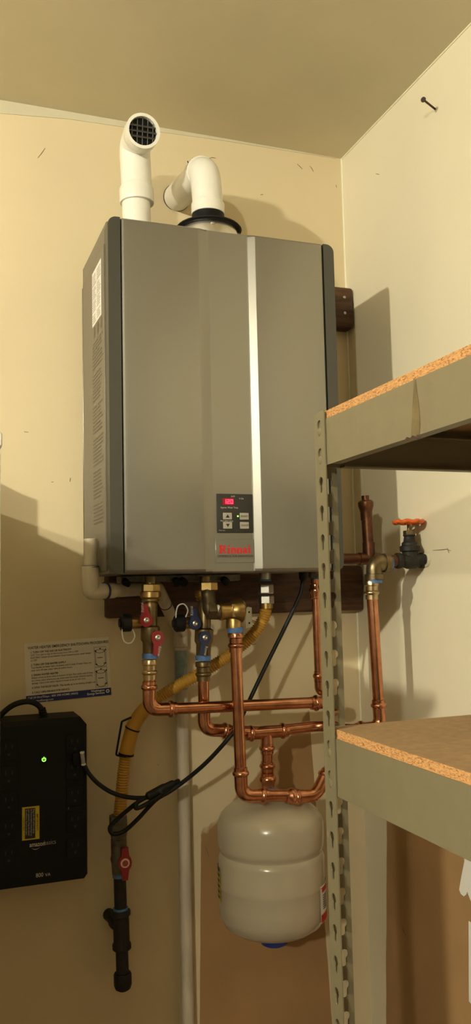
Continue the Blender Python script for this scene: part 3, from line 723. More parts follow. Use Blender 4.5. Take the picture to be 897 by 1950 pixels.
# brass elbow, turns down
el = V(ax.x-.004, -.298, az)
bm = B(); tube(bm, fillet([el+XD*.034, el, el-V(0, 0, .034)], .02, 10), .0165, 22); lathe(bm, el+XD*.022, XD, [(.0165, 0), (.0195, .001), (.0195, .012), (.0165, .013)], 22); lathe(bm, el-V(0, 0, .022), DOWN, [(.0165, 0), (.0195, .001), (.0195, .012), (.0165, .013)], 22)
obj('elbow', bm, m_bronze2, gv)
tape(gv, el+XD*.034, XD, .0155, .006); tape(gv, el-V(0, 0, .034), DOWN, .0165, .007)
op = thing('capped_copper_pipe', 'tarnished copper pipe with a capped upright stub beside the gate valve', 'pipe', (.52, -.25, ZO-.32))
ob = P(703, 1064, -.262)
mk('pipe', m_copold, op, lathe, (W_+.006, -.262, ob.z), XD, [(RC, 0), (RC, ob.x-W_+.02)], n=18)
ut = P(695.5, 944, -.262); ubm = V(ob.x, -.262, ob.z)
bm = B(); lathe(bm, ubm-XD*.024, XD, [(RC*1.15, 0), (RC*1.15, .048)], 18); lathe(bm, ubm, (0, 0, 1), [(RC*1.15, 0), (RC*1.15, .034)], 18); obj('tee', bm, m_copold, op)
mk('stub', m_copold, op, lathe, ubm, ut-ubm, [(RC, 0), (RC, (ut-ubm).length-.03)], n=18)
L_ = (ut-ubm).length
mk('cap', m_copold, op, lathe, ubm, ut-ubm, [(RC*1.12, L_-.052), (RC*1.12, L_-.034), (RC*1.25, L_-.028), (RC*1.45, L_-.022), (RC*1.45, L_-.014), (RC*1.1, L_-.010), (RC*.72, L_-.009), (RC*.72, L_)], n=18)

# ---------------------------------------------------------------- gas hose and gas drop
gh = thing('flexible_gas_hose', 'yellow corrugated gas hose curving from heater down to the drip leg', 'hose', tuple(P(228, 1560, -.07)))
k0 = P(505, 1108, -.165); k0.z = ZO-H_
mk('gas_port', m_zinc, gh, lathe, k0, DOWN, [(.0125, 0), (.0125, .016)], n=18)
mk('thread_tape', m_btape, gh, lathe, k0-V(0, 0, .013), DOWN, [(.0128, 0), (.0128, .004)], n=16)
nut(gh, P(506, 1112, -.165), DOWN, .0165, .021, m_zinc); nut(gh, P(507, 1134, -.165), DOWN, .0165, .018, m_zinc)
mk('ferrule', m_brass, gh, lathe, P(507, 1148, -.165), DOWN, [(.0145, 0), (.0145, .012)], n=18)
kp = [P(507, 1158, -.165), P(501, 1180, -.16), P(478, 1213, -.15), P(430, 1252, -.135), P(380, 1283, -.12), P(330, 1311, -.10), P(285, 1342, -.085), P(258, 1375, -.075), P(246, 1410, -.07), P(238, 1450, -.066), P(233, 1495, -.064), P(228, 1552, -.062)]
path = smooth(kp, 60)
Lacc = [0]
for i in range(1, len(path)): Lacc.append(Lacc[-1]+(path[i]-path[i-1]).length)
rib = .0052; tot = Lacc[-1]; N_ = int(tot/rib*4); pts, rad = [], []; j = 0
sm0, sm1 = None, None
for k in range(N_+1):
    s = tot*k/N_
    while j < len(Lacc)-2 and Lacc[j+1] < s: j += 1
    f_ = (s-Lacc[j])/max(1e-9, Lacc[j+1]-Lacc[j]); p = path[j].lerp(path[j+1], f_); pts.append(p)
    fr = s/tot
    rad.append(.0132 if k % 4 in (0, 1) else .0112)
bm = B(); tube(bm, pts, rad, 18); obj('corrugated_hose', bm, m_gasy, gh, ang=80)
i0_, i1_ = [min(range(len(pts)), key=lambda i: (pts[i]-t_).length) for t_ in (P(300, 1330, -.09), P(240, 1440, -.066))]
bm = B(); tube(bm, pts[i0_:i1_:4], .0152, 18); obj('smooth_sleeve', bm, m_gasy, gh)
sv_d = (pts[i1_]-pts[i1_-8]).normalized()
mk('strap_ring', m_black, gh, lathe, pts[i1_]-sv_d*.006, sv_d, [(.0162, 0), (.0162, .004)], n=18)
im = (i0_*2+i1_*3)//5
sv_2 = (pts[im]-pts[im-8]).normalized()
mk('strap_ring', m_black, gh, lathe, pts[im]-sv_2*.003, sv_2, [(.0162, 0), (.0162, .003)], n=18)
hk = [P(250, 1366, -.095), P(232, 1374, -.095), P(221, 1438, -.085), P(240, 1441, -.085)]
bm = B(); tube(bm, fillet(hk, .004, 3), .0022, 8); obj('wire_handle', bm, m_black, gh)
gd = thing('gas_drip_leg', 'black iron gas drip leg with red shutoff handle below the yellow hose', 'pipe', tuple(P(234, 1880, -.06)))
def gp(v): return P(225+(v-1560)*.0285, v, -.06)
def seg(name, m, v0, v1, prof, n=20):
    a, b = gp(v0), gp(v1); L = (b-a).length; return mk(name, m, gd, lathe, a, b-a, [(r, L*h) for r, h in prof], n=n)
seg('flare_nut', m_dirty, 1550, 1598, [(.013, 0), (.019, .06), (.0195, .5), (.0185, .75), (.0155, 1)], 6)
seg('union', m_dirty, 1594, 1612, [(.013, 0), (.0165, .2), (.0165, .8), (.014, 1)], 12)
seg('shutoff_valve', m_dirty, 1605, 1670, [(.0155, 0), (.0165, .1), (.0165, .35), (.0185, .45), (.0165, .6), (.0155, .9), (.013, 1)])
tape(gd, gp(1660), gp(1670)-gp(1650), .0152, .010)
q = gp(1637)+V(.006, -.022, 0)
bm = B(); ol = [(-.006, .030), (-.0075, .015), (-.0125, .008), (-.014, 0), (-.0125, -.008), (-.0075, -.015), (-.0055, -.034), (.0055, -.034), (.0085, -.015), (.0125, -.008), (.014, 0), (.0125, .008), (.0085, .015), (.007, .030)]
prism(bm, [ol], q, XD, (0, 0, 1), .006); hdl = obj('shutoff_handle', bm, m_red, gd)
mk('handle_disc', m_paper, hdl, lathe, q+V(0, -.006, 0), (0, -1, 0), [(.0095, 0), (.009, .001)], n=18)
mk('handle_ring', m_rred, hdl, lathe, q+V(0, -.007, 0), (0, -1, 0), [(.0062, 0), (.0062, .0004)], n=18)
mk('handle_bolt', m_dirty, hdl, lathe, q+V(0, -.0071, 0), (0, -1, 0), [(.0042, 0), (.0035, .002)], n=6)
mk('valve_stem', m_dirty, gd, lathe, q, (0, 1, 0), [(.007, 0), (.007, .02)], n=12)
seg('nipple', m_iron, 1666, 1738, [(.0128, 0), (.0128, 1)])
tape(gd, gp(1728), gp(1738)-gp(1728), .0152, .008)
bm = B(); a, b = gp(1733), gp(1808); L = (b-a).length
lathe(bm, a, b-a, [(.0185, 0), (.020, L*.03), (.020, L*.12), (.0165, L*.16), (.0165, L*.8), (.0192, L*.86), (.0192, L*.97), (.017, L)], 20)
lathe(bm, gp(1758), (-.22, .97, 0), [(.0165, 0), (.0165, .010), (.019, .011), (.019, .022), (.017, .024)], 18); obj('tee', bm, m_iron, gd)
seg('nipple', m_iron, 1804, 1862, [(.0128, 0), (.0128, 1)])
seg('end_cap', m_iron, 1852, 1886, [(.0165, 0), (.0182, .1), (.0182, .65), (.0155, .88), (.009, 1)])
bm = B(); a = gp(1758); tube(bm, [a+V(-.006, .012, 0), a+V(-.014, .0585, 0)], .0125, 14); obj('wall_pipe', bm, m_iron, gd)

# ---------------------------------------------------------------- expansion tank
tk = thing('expansion_tank', 'white enamelled expansion tank hanging under the copper tee', 'tank', tuple(P(520, 1790, YCOLD)))
tz0, tz1 = P(520, 1775, YCOLD).z, P(512, 1518, YCOLD).z
tc_ = V(P(517, 1650, YCOLD).x, YCOLD, 0); HT = tz1-tz0; RT_ = .1075
def th(v): return P(517, v, YCOLD).z - tz0
prof = [(.018, 0), (.05, .003), (.080, .010), (.098, .022), (.1055, .040), (RT_, .065), (RT_, th(1677)-.003), (RT_+.0012, th(1677)), (RT_-.0008, th(1672)+.002),
        (RT_, th(1630)), (RT_-.002, th(1622)), (RT_-.0062, th(1618)), (RT_-.0062, th(1615)), (RT_-.002, th(1610)), (RT_, th(1602)),
        (RT_, th(1570)), (RT_-.001, th(1560)), (RT_-.006, th(1548)), (.092, HT-.022), (.075, HT-.010), (.045, HT-.003), (.012, HT)]
mk('tank_shell', m_tank, tk, lathe, V(tc_.x, YCOLD, tz0), (0, 0, 1), prof, n=64)
mk('connection_nipple', m_zinc, tk, lathe, V(tc_.x, YCOLD, tz1-.001), (0, 0, 1), [(.013, 0), (.013, .014)], n=16)
mk('valve_cap', m_dblue, tk, lathe, V(tc_.x+.002, YCOLD, tz0+.004), DOWN, [(.027, 0), (.027, .024), (.020, .028)], n=24)
def tank_patch(name, m, a0, a1, z0, z1, off, parent):
    bm = B(); n = 8; cols = []
    for k in range(n+1):
        a_ = math.radians(a0+(a1-a0)*k/n); cols.append([bm.verts.new((tc_.x+(RT_+off)*math.sin(a_), YCOLD-(RT_+off)*math.cos(a_), z)) for z in (z0, z1)])
    for a_, b_ in zip(cols, cols[1:]): bm.faces.new((a_[0], b_[0], b_[1], a_[1]))
    return obj(name, bm, m, parent)
lz0, lz1 = P(612, 1727, -.2).z, P(612, 1660, -.2).z
lb = tank_patch('barcode_label', m_grayw, 38, 80, lz0, lz1, .0009, tk)
tank_patch('red_block', m_rred, 39, 79, lz0+.001, lz0+.016, .0014, lb); tank_patch('red_logo', m_rred, 42, 60, lz1-.013, lz1-.004, .0014, lb)
for k in range(7): tank_patch('barcode_bar', m_ink, 44, 58, lz0+.024+k*.0042, lz0+.026+k*.0042, .0014, lb)
lb2 = tank_patch('warning_label', m_yel, -142, -92, P(424, 1722, -.2).z, P(424, 1664, -.2).z, .0009, tk)
for k in range(6): tank_patch('printed_line', m_ink, -140, -94, P(424, 1720, -.2).z+.004+k*.0105, P(424, 1720, -.2).z+.009+k*.0105, .0013, lb2)

# ---------------------------------------------------------------- battery backup on the wall
yu = -.10
u0, u1 = P(165, 1676, yu), P(164, 1372, yu)
ux0, ux1, uz0, uz1 = -.183, u1.x+.003, P(100, 1684, yu).z, P(100, 1374, yu).z+.004
ups = thing('battery_backup', 'black battery backup box with green power light on the wall', 'battery backup', ((ux0+ux1)/2, 0, uz0))
bm = B(); 
ol = [(ux0+.006, uz0), (ux1-.006, uz0), (ux1, uz0+.008), (ux1, uz1-.016), (ux1-.013, uz1), (ux0+.013, uz1), (ux0, uz1-.016), (ux0, uz0+.008)]
prism(bm, [ol], (0, -.003, 0), (1, 0, 0), (0, 0, 1), -yu-.015)
ol2 = [(ux0+(x-ux0)*.965+(ux1-ux0)*.0175, uz0+(z-uz0)*.965+(uz1-uz0)*.010) for x, z in ol]
va = [bm.verts.new((x, yu+.012, z)) for x, z in ol]; vb_ = [bm.verts.new((x, yu, z)) for x, z in ol2]
bridge(bm, va, vb_); bm.faces.new(vb_); bm.faces.new(va[::-1])
ubody = obj('case', bm, m_black, ups, ang=20)
uw = ux1-ux0
for sx_, xs_ in ((0, ux0+.026), (1, ux1-.026)):
    for k in range(5):
        z = uz1-.052-k*.05
        bm = B(); box(bm, (xs_, yu-.0006, z), (.034, .002, .040), .0008, 1); ou = obj('outlet', bm, m_black, ups)
        bm = B(); box(bm, (xs_-.006, yu-.0018, z+.006), (.002, .0006, .008)); box(bm, (xs_+.006, yu-.0018, z+.006), (.002, .0006, .007)); lathe(bm, (xs_, yu-.0015, z-.009), (0, -1, 0), [(.0025, 0), (.0025, .0006)], 10); obj('slots', bm, m_ink, ou)
fw = V(1, 0, 0)
pw = P(83.5, 1446, yu); pw.y = yu-.0012
mk('power_button', m_black, ups, lathe, pw+V(0, .0015, 0), (0, -1, 0), [(.0075, 0), (.0075, .001), (.0065, .0016)], n=20)
bm = B(); n = 14; va, vb_ = [], []
for k in range(n+1):
    a_ = math.radians(125+290*k/n); va.append(bm.verts.new(pw+V(.0042*math.cos(a_), -.0006, .0042*math.sin(a_)))); vb_.append(bm.verts.new(pw+V(.0028*math.cos(a_), -.0006, .0028*math.sin(a_))))
for k in range(n): bm.faces.new((va[k], va[k+1], vb_[k+1], vb_[k]))
quad(bm, pw, fw, uz, -.0007, .0007, .0, .005, .0007); obj('power_light', bm, m_gled, ups, shade=False)
# label and lettering
la, lb_ = P(42, 1601, yu), P(75, 1534, yu); lo = V(la.x, yu-.0004, la.z); lw2, lh2 = lb_.x-la.x, lb_.z-la.z
bm = B(); quad(bm, lo, fw, uz, 0, lw2, 0, lh2, .0002); yl = obj('warning_label', bm, m_yel, ups, shade=False)
bm = B(); quad(bm, lo, fw, uz, lw2*.16, lw2*.76, lh2*.04, lh2*.95, .0005); obj('label_field', bm, m_ink, yl, shade=False)
text('label_title', 'IMPORTANT!', lw2*.17, lo+fw*(lw2*.82)+uz*(lh2*.77), -uz, fw, m_ink, yl, bold=.01, th=.0006)
for k, s in enumerate(('Plug in the UPS and let it charge', 'for 8 hours before connecting it to', 'your equipment. Keep the manual', 'for reference. Store in cool place')):
    text('label_line', s, lw2*.135, lo+fw*(lw2*(.63-.14*k))+uz*(lh2*.92), -uz, fw, m_pgrey, yl, th=.0008, sx=.80)
text('label_footer', 'CHARGE FIRST', lw2*.12, lo+fw*(lw2*.04)+uz*(lh2*.7), -uz, fw, m_ink, yl, th=.0006)
q = P(56, 1613, yu); text('brand_lettering', 'amazon', .0125, V(q.x, yu-.0006, q.z), V(1, 0, 0), uz, m_pgrey, ups, bold=.012, sx=.78)
q2 = P(84, 1610.5, yu); text('brand_lettering', 'basics', .0125, V(q2.x-.0006, yu-.0006, q.z+.0006), V(1, 0, 0), uz, m_inkgrey, ups, sx=.80)
bm = B(); prev = None
for k in range(11):
    t_ = k/10; x = q.x+.004+.016*t_; z = q.z-.0026-.0026*math.sin(math.pi*t_); w_ = .0002+.0008*math.sin(math.pi*min(1, t_*1.05))
    cur = (bm.verts.new((x, yu-.0009, z)), bm.verts.new((x, yu-.0009, z-w_)))
    if prev: bm.faces.new((prev[0], cur[0], cur[1], prev[1]))
    prev = cur
obj('brand_swoosh', bm, m_pgrey, ups, shade=False)
q = P(68, 1671, yu); text('capacity_lettering', '800', .0115, V(q.x, yu-.0006, q.z), V(1, 0, 0), uz, m_pgrey, ups, sx=.85); text('capacity_lettering', 'VA', .0085, V(q.x+.0175, yu-.0006, q.z), V(1, 0, 0), uz, m_pgrey, ups)
q = P(131.5, 1541, yu); text('outlet_caption', 'Battery Backup & Surge Protected', .0034, V(q.x, yu-.0006, q.z), uz, -fw, m_inkgrey, ups, sx=.9)
q = P(33, 1540, yu); text('outlet_caption', 'Surge Only', .0034, V(q.x, yu-.0006, q.z), uz, -fw, m_inkgrey, ups)
# its own supply cord, leaving the top to the left
uc = thing('supply_cord', 'thick black cord arching out of the top of battery backup', 'cord', tuple(P(84, 1372, -.06)))
pts = smooth([P(84, 1368, -.055), P(80, 1352, -.055), P(68, 1340, -.055), P(50, 1336, -.055), P(25, 1343, -.055), P(2, 1362, -.052), P(-25, 1400, -.05), P(-40, 1460, -.05)], 8)
pts = [p for p in pts if p.x > -.184 or True]
bm = B(); tube(bm, pts, .0056, 12); obj('cable', bm, m_rubber, uc)
bm = B()
for k in range(5): lathe(bm, P(84-k*.9, 1370-k*4.4, -.055), P(80, 1352, -.055)-P(84, 1370, -.055), [(.007, 0), (.0092-k*.0004, .001), (.0092-k*.0004, .0035), (.007, .0045)], 12)
obj('strain_relief', bm, m_rubber, uc)

# ---------------------------------------------------------------- heater power cord with its coiled slack
pc = thing('power_cord', 'black power cord with coiled slack hanging from heater to battery backup', 'cord', tuple(P(300, 1520, -.12)))
k0 = P(577, 1092, -.2); k0.z = ZO-H_
rc_ = .0043
mk('gland', m_black, pc, lathe, k0, DOWN, [(.009, 0), (.009, .012), (.006, .018)], n=12)
main = [k0, P(575, 1120, -.2), P(566, 1146, -.198), P(535, 1210, -.196), P(503, 1275, -.196), P(472, 1340, -.198), P(452, 1383, -.224), P(430, 1412, -.226), P(395, 1450, -.20), P(358, 1482, -.17), P(325, 1506, -.15), P(296, 1524, -.14), P(262, 1560, -.125), P(236, 1583, -.112), P(216, 1588, -.106), P(209, 1577, -.105), P(220, 1563, -.107), P(243, 1543, -.115), P(268, 1524, -.125), P(300, 1508, -.138), P(330, 1492, -.14), P(339, 1487, -.142), P(334, 1492, -.15), P(300, 1518, -.152), P(270, 1536, -.148), P(258, 1538, -.142), P(266, 1524, -.14), P(296, 1512, -.145)]
bm = B(); tube(bm, smooth(main, 10), rc_, 12); obj('cable', bm, m_rubber, pc)
tail = [P(310, 1512, -.148), P(288, 1518, -.14), P(250, 1519, -.13), P(215, 1510, -.122), P(188, 1493, -.116), P(170, 1474, -.112), P(161, 1458, -.109)]
bm = B(); tube(bm, smooth(tail, 10), rc_, 12); obj('cable', bm, m_rubber, pc)
bm = B(); tube(bm, smooth([P(268, 1524, -.147), P(290, 1512, -.15), P(312, 1500, -.152), P(335, 1489, -.15)], 6), [.004]*4+[.0085]*9+[.007]*4+[.004]*2, 12); obj('cable_bundle', bm, m_rubber, pc)
bw = P(306, 1511, -.15); mk('tie', m_rubber, pc, lathe, bw-V(.003, 0, -.002), V(.8, 0, .6), [(.0115, 0), (.0115, .006)], n=14)
pl = P(158, 1446, yu); bm = B(); box(bm, V(pl.x-.012, yu-.007, pl.z+.003), (.020, .011, .026), .003, 2); obj('plug', bm, m_black, pc)
bm = B(); tube(bm, [P(156.5, 1433, -.119), P(159, 1455, -.117)], .0042, 12); tg = obj('cord_tag', bm, m_inkgrey, pc)
for q_ in ((156.5, 1432.5), (159, 1455)): mk('tag_end', m_grayw, tg, lathe, P(*q_, -.119), P(159, 1455, -.117)-P(156.5, 1433, -.119), [(.0045, -.001), (.0045, .0018)], n=12)

# ---------------------------------------------------------------- shutdown notice
n0 = [P(50, 1340, -.001), P(212, 1323, -.001), P(210, 1215.5, -.001), P(47, 1222, -.001)]
no, nux = n0[0], (n0[1]-n0[0]); nw = nux.length; nux = nux.normalized(); nuy = V(-nux.z, 0, nux.x); nh = ((n0[3]-n0[0]).length+(n0[2]-n0[1]).length)/2
no.y = -.0006
bm = B(); prism(bm, [[(0, 0), (nw, 0), (nw, nh), (0, nh)]], no, nux, nuy, .0006); note = tag(obj('shutdown_notice', bm, m_paper, shade=False), 'printed shutdown procedures notice with navy band on wall above battery backup', 'notice')
nf = no+V(0, -.0006, 0)
def nt_(s, fx_, fy_, size, m=m_ink, bold=0, sx=1, align='LEFT', name='printed_line'): text(name, s, size*nh, nf+nux*(nw*fx_)+nuy*(nh*fy_), nux, nuy, m, note, align, bold=bold, sx=sx, th=.0006)
bm = B(); quad(bm, nf, nux, nuy, 0, nw, .0, nh*.125, .0003); obj('navy_band', bm, m_band, note, shade=False)
text('title', 'WATER HEATER EMERGENCY SHUTDOWN PROCEDURES', nh*.064, nf+nux*(nw*.04)+nuy*(nh*.895), nux, nuy, m_ink, note, bold=.012, sx=.83)
for s, x, y, sz, bd in (('1. TURN OFF THE GAS OR ELECTRICITY', .07, .825, .045, .015), ('GAS: Turn dial on top of thermostat from ON to OFF.', .07, .78, .042, 0), ('ELECTRIC: Switch circuit breaker (fuse) located in your water heater', .07, .735, .042, 0), ('to OFF', .07, .69, .042, 0),
        ('2. TURN OFF THE WATER SUPPLY', .07, .615, .045, .015), ('Turn handle on water valve clockwise until it stops. If water does not', .07, .57, .042, 0), ('stop, turn off main water valve to entire house.', .07, .525, .042, 0),
        ('3. DRAIN WATER HEATER', .07, .445, .045, .015), ('Attach a hose to drain valve at bottom of tank. Run outlet end of hose', .07, .40, .042, 0), ('to a lower place where you can drain away hot water without causing', .07, .355, .042, 0), ('damage. Open a hot water faucet in house to let air into tank.', .07, .31, .042, 0),
        ('4. OPEN THE RELIEF VALVE - Flip handle up to its venting straight out', .07, .235, .043, .008), ('5. CALL 1-800-398-4663 FOR SERVICE', .07, .155, .045, .015)):
    nt_(s, x, y, sz, bold=bd, sx=.86)
nt_('Call 24 Hrs/7Days : 800 398 HOME (4663)', .02, .072, .048, m_grayw, .012); nt_('WashingtonEnergy.com', .02, .018, .044, m_grayw, .008)
nt_('Washington', .92, .080, .048, m_grayw, .02, align='RIGHT'); nt_('Energy Services', .92, .036, .048, m_grayw, .02, align='RIGHT')
bm = B(); cc = nf+nux*(nw*.958)+nuy*(nh*.072)
for k in range(8):
    a_ = k*math.pi/4; 
    bm.faces.new([bm.verts.new(cc+nux*(r_*math.cos(a_+o_))*nh+nuy*(r_*math.sin(a_+o_))*nh+V(0, -.0006, 0)) for r_, o_ in ((.012, -.2), (.034, -.33), (.034, .33), (.012, .2))])
obj('band_emblem', bm, m_grayw, note, shade=False)
for yb_ in (.50, .15):
    bm = B(); o2 = nf+nux*(nw*.815)+nuy*(nh*yb_); bw_, bh_ = nw*.145, nh*.34; t_ = nh*.004
    for a0, a1, b0, b1 in ((0, bw_, 0, t_), (0, bw_, bh_-t_, bh_), (0, t_, 0, bh_), (bw_-t_, bw_, 0, bh_)): quad(bm, o2, nux, nuy, a0, a1, b0, b1, .0006)
    for ey, ew in ((.78, .40), (.12, .36)):
        for k in range(16):
            a_, b_ = 2*math.pi*k/16, 2*math.pi*(k+1)/16
            if ey < .5 and 1 < k < 7: continue
            bm.faces.new([bm.verts.new(o2+nux*(bw_*(.5+r_*ew*math.cos(t2)))+nuy*(bh_*(ey+r_*.10*math.sin(t2)))+V(0, -.0007, 0)) for r_, t2 in ((1, a_), (1, b_), (.84, b_), (.84, a_))])
    quad(bm, o2, nux, nuy, bw_*.09, bw_*.12, bh_*.12, bh_*.78, .0006); quad(bm, o2, nux, nuy, bw_*.88, bw_*.91, bh_*.12, bh_*.78, .0006)
    for x_, y__ in ((.05, .78), (.9, .80), (.45, .88), (.08, .1), (.85, .14)): quad(bm, o2, nux, nuy, bw_*x_, bw_*(x_+.11), bh_*y__, bh_*(y__+.06), .0007)
    quad(bm, o2, nux, nuy, bw_*.25, bw_*.7, bh_*.44, bh_*.47, .0006); obj('tank_diagram', bm, m_ink, note, shade=False)

# ---------------------------------------------------------------- shelving unit along the right wall
SX0, SX1, SY1, SY0 = .1775, .640, -.815, -1.735       # left, right, far end, near end
z_top = P(601, 788, X=SX0).z
FA, FB, TH = .0305, .031, .0018
unit = thing('shelving_unit', 'tan steel boltless shelving unit with keyhole posts along right wall', 'shelving', ((SX0+SX1)/2, (SY0+SY1)/2, 0))
PITCH_ = .0381
def keyhole(c, z, s=1):
    lp = []
    rb, rs, h = .0062, .0034, .0125
    a0 = math.asin(rs/rb)
    for k in range(11):
        a_ = -math.pi/2+a0+(2*math.pi-2*a0)*k/10; lp.append((c+rb*math.cos(a_), z+rb*math.sin(a_)))
    lp.append((c-rs*.9, z-h))
    for k in range(1, 5): a_ = math.pi+math.pi*k/5; lp.append((c+rs*.9*math.cos(a_), z-h+rs*.9*math.sin(a_)))
    lp.append((c+rs*.9, z-h))
    return lp
zk0 = P(610, 808, X=SX0).z            # bulb of the topmost hole
zks = []
z = zk0
while z > .06: zks.append(z); z -= PITCH_
def post(cx, cy, dx, dy):
    bm = B()
    holesA = [keyhole(FA*.5, z) for z in zks]; holesB = [keyhole(FB*.60, z) for z in zks]
    prism(bm, [[(0, .002), (FA, .002), (FA, z_top), (0, z_top)]]+holesA, (cx, cy, 0), (0, dy, 0), (0, 0, 1), TH*(1 if (dy > 0) == (dx > 0) else -1))
    prism(bm, [[(TH*.9, .002), (FB, .002), (FB, z_top), (TH*.9, z_top)]]+holesB, (cx, cy, 0), (dx, 0, 0), (0, 0, 1), TH*(1 if (dx > 0) == (dy < 0) else -1))
    return obj('post', bm, m_shelf, unit, ang=30)
post(SX0, SY1, 1, -1); post(SX1, SY1, -1, -1); post(SX0, SY0, 1, 1); post(SX1, SY0, -1, 1)
# shelf levels: (beam bottom, beam top) measured at the far left post
yA = SY1-FA
def zz(v): return P(622, v, X=SX0+.003).z
levels = [(P(622, 885.5, X=SX0+.003).z, P(622, 797, X=SX0+.003).z), (P(645, 1518, X=SX0+.003).z, P(645, 1409, X=SX0+.003).z)]
levels.append((.08, .15))
def side_beam(x, sgn, z0, z1):
    """angle beam along the unit's long side, rounded end corners, lip turned in under the board"""
    bm = B(); L = SY1-SY0-.008; r_ = .008; y0_ = SY0+.004
    ol = []
    for cx_, cz_, a0 in ((r_, z0+r_*.3, 180), (L-r_, z0+r_*.3, 270), (L-r_, z1-r_, 0), (r_, z1-r_, 90)):
        rr_ = r_ if cz_ > (z0+z1)/2 else r_*.3
        for k in range(5):
            a_ = math.radians(a0+90*k/4); ol.append((cx_+rr_*math.cos(a_), cz_+rr_*math.sin(a_)))
    prism(bm, [ol], (x, y0_, 0), (0, 1, 0), (0, 0, 1), .0018*sgn)
    box(bm, (x+sgn*.012, (SY0+SY1)/2, z1-.018), (.022, L-.07, .0018)); box(bm, (x+sgn*.008, (SY0+SY1)/2, z0+.001), (.014, L-.07, .0018))
    b = obj('beam', bm, m_shelf, unit, ang=30)
    for z in zks:
        if z0 < z-.004 and z < z1+.003:
            for yy in (SY1-FA*.5, SY0+FA*.5): mk('rivet', m_shelf, b, lathe, (x-sgn*.0006, yy, z-.0095), (-sgn, 0, 0), [(.0056, 0), (.0056, .0020), (.004, .0028)], n=12)
    return b
def end_beam(y, sgn, z0, z1):
    bm = B(); box(bm, ((SX0+SX1)/2, y+sgn*.0012, (z0+z1)/2), (SX1-SX0-.012, .0018, z1-z0)); box(bm, ((SX0+SX1)/2, y+sgn*.012, z1-.018), (SX1-SX0-.07, .022, .0018))
    box(bm, ((SX0+SX1)/2, y+sgn*.008, z0+.001), (SX1-SX0-.07, .014, .0018)); return obj('beam', bm, m_shelf, unit, shade=False)
beams = []
for i, (z0, z1) in enumerate(levels):
    beams.append(side_beam(SX0+.0026, 1, z0, z1)); side_beam(SX1-.0026, -1, z0, z1)
    end_beam(SY1-.0026, -1, z0, z1); end_beam(SY0+.0026, 1, z0, z1)
    for y_ in (SY0+.31, SY0+.61):
        bm = B(); box(bm, ((SX0+SX1)/2, y_, z1-.030), (SX1-SX0-.016, .03, .022)); obj('cross_brace', bm, m_shelf, unit, shade=False)
    bt_ = .0155
    zt_ = z1+.0115
    lab = ('upper particle board shelf of the tan steel shelving unit', 'lower particle board shelf level with the copper pipes', 'bottom particle board shelf close to the floor')[i]
    bm = B(); x0, x1, y0_, y1_ = SX0+.0048, SX1-.0048, SY0+.005, SY1-.005
    n_ = .036
    ol = [(x0+n_*0, y0_), (x1, y0_), (x1, y1_), (x0, y1_)]
    prism(bm, [ol], (0, 0, zt_-bt_), (1, 0, 0), (0, 1, 0), bt_)
    o = obj('shelf_board', bm, m_chip, shade=False); o.data.materials.append(m_chipface)
    for p in o.data.polygons:
        if abs(p.normal.z) > .9: p.material_index = 1
    tag(o, lab, 'shelf board', 'particle board shelves')
# brown drip stain and rust on the upper left beam
bm = B(); xq = SX0+.0022
def bq(u, v): q = P(u, v, X=xq); return q
ol = [bq(*t_) for t_ in ((788, 722), (791, 722), (794, 745), (798, 775), (800, 805), (799, 832), (782, 838), (784, 805), (785, 775), (787, 745))]
bm.faces.new([bm.verts.new((xq, p.y, p.z)) for p in ol]); obj('drip_stain', bm, m_stain, beams[0], shade=False)
bm = B()
for ol in (((771, 838), (775, 832), (782, 834), (786, 829), (792, 831), (797, 827), (801, 832), (797, 833), (786, 836), (776, 839)),):
    bm.faces.new([bm.verts.new((xq-.0003, p.y, p.z)) for p in [bq(*t_) for t_ in ol]])
obj('rust_spot', bm, m_rust, beams[0], shade=False)

# ---------------------------------------------------------------- nail, torn papers on the right wall
a, b = P(829, 208, X=XR), P(806.5, 190, X=XR-.045)
nl = thing('nail', 'rusty nail sticking out of the right wall near ceiling', 'nail', tuple(a))
d_ = (b-a).normalized()
mk('shank', m_rust, nl, lathe, a+d_*.0005, d_, [(.0021, 0), (.0021, (b-a).length)], n=10); mk('head', m_rust, nl, lathe, b, d_, [(.0055, 0), (.0052, .002)], n=14)
def wall_sheet(name, pix, label, m):
    bm = B(); q = [P(u, v, X=XR-.0008) for u, v in pix]
    f = bm.faces.new([bm.verts.new(p) for p in q]); g = bmesh.ops.extrude_face_region(bm, geom=[f])
    bmesh.ops.translate(bm, vec=V(-.0008, 0, 0), verts=[x for x in g['geom'] if isinstance(x, bmesh.types.BMVert)])
    return tag(obj(name, bm, m, shade=False), label, 'paper')
wall_sheet('torn_paper', [(884, 1610), (885, 1640), (879, 1670), (875, 1694), (878, 1702), (884, 1707), (889, 1703), (890, 1697), (894, 1708), (900, 1722), (925, 1730), (930, 1640), (920, 1600)], 'torn white paper scrap stuck on right wall under the shelf', m_white)
wall_sheet('paper_sheet', [(893, 1754), (893.5, 1906), (897, 1911), (960, 1945), (960, 1790)], 'upright white paper sheet on right wall below the torn scrap', m_white)

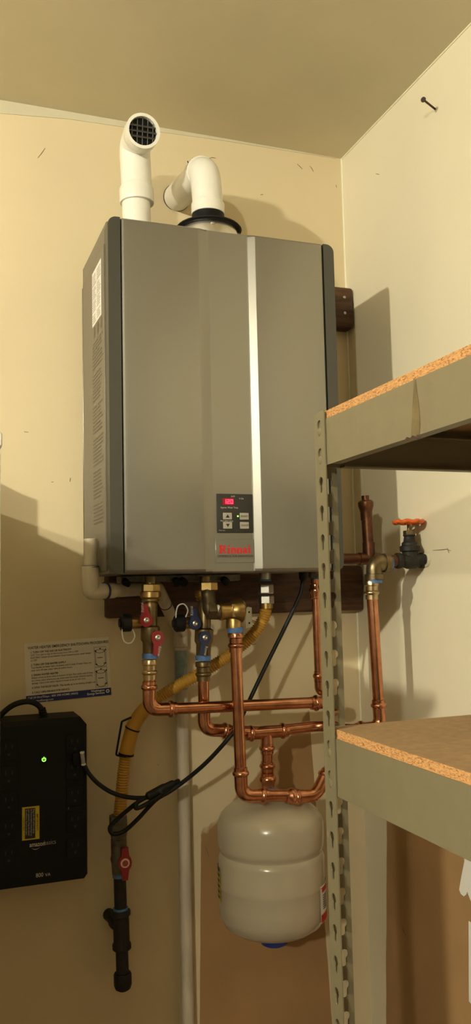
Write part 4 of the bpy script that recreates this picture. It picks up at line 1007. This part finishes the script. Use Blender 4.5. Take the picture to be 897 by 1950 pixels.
# ---------------------------------------------------------------- white cabinet at the left edge, with cartons on top
cx1, cyf = -.2295, -.815
cx1 = P(4.0, 1100, cyf).x
zc1 = P(3, 822, cyf).z
cab = thing('white_cabinet', 'tall white painted cabinet standing left of the battery backup', 'cabinet', (cx1-.25, cyf/2, 0))
bm = B(); box(bm, (cx1-.25, (cyf+.02)/2-.001, (zc1-.02)/2+.003), (.5, -cyf-.025, zc1-.026), .002, 1); obj('carcass', bm, m_white, cab)
bm = B(); box(bm, (cx1-.25, cyf/2-.001, zc1-.009), (.50, -cyf-.004, .018), .002, 1); obj('cabinet_top', bm, m_white, cab)
for k in (0, 1):
    bm = B(); box(bm, (cx1-.1255-.249*k, cyf+.007, zc1/2-.02), (.245, .016, zc1-.12), .002, 1); d_ = obj('door', bm, m_white, cab)
    mk('knob', m_zinc, d_, lathe, (cx1-.235-.03*k, cyf-.001, zc1*.6), (0, -1, 0), [(.006, 0), (.006, .015), (.014, .018), (.012, .026)], n=14)
ct1 = thing('carton', 'small brown cardboard carton on top of the white cabinet', 'carton', (cx1-.2, -.07, zc1))
bm = B(); box(bm, (cx1-.19, -.075, zc1+.036), (.36, .14, .070), .002, 1); obj('box_body', bm, m_card, ct1)
bm = B(); box(bm, (cx1-.19, -.075, zc1+.0713), (.36, .045, .0008)); obj('sealing_tape', bm, m_stain, ct1)

# ---------------------------------------------------------------- scuffs on the painted walls
def scuff(pix, wall, X=None, w_=.0016):
    bm = B(); q = [P(u, v, -.0004) if X is None else P(u, v, X=X) for u, v in pix]; n_ = len(q)
    tube(bm, q, [w_*(.3+.7*math.sin(math.pi*(i+.5)/n_))*.5 for i in range(n_)], 5); obj('scuff_mark', bm, m_scuff, wall)
m_scuff = mat('scuff_brown', (0.20, 0.15, 0.085), .7)
wall_right = bpy.data.objects['wall_right']
for pix in (((86, 282), (79, 292), (72, 301)), ((566, 312), (572, 318), (576, 322)), ((590, 316), (594, 321), (597, 327)), ((366, 301), (376, 304)), ((397, 302), (404, 300), (411, 301)), ((496, 371), (501, 370)), ((640, 352), (641, 357)), ((46, 822), (54, 823)), ((134, 910), (133, 917)), ((98, 918), (102, 918)), ((300, 1456), (302, 1457)), ((480, 1228), (488, 1226)), ((391, 1612), (395, 1622), (398, 1632))): scuff(pix, wall_back)
for pix in (((722, 332), (716, 331)), ((824, 1048), (840, 1047), (850, 1046), (858, 1049)), ((852, 1044), (855, 1053)), ((766, 1765), (769, 1774), (774, 1784)), ((676, 1840), (677, 1850))): scuff(pix, wall_right, X=XR-.0004)
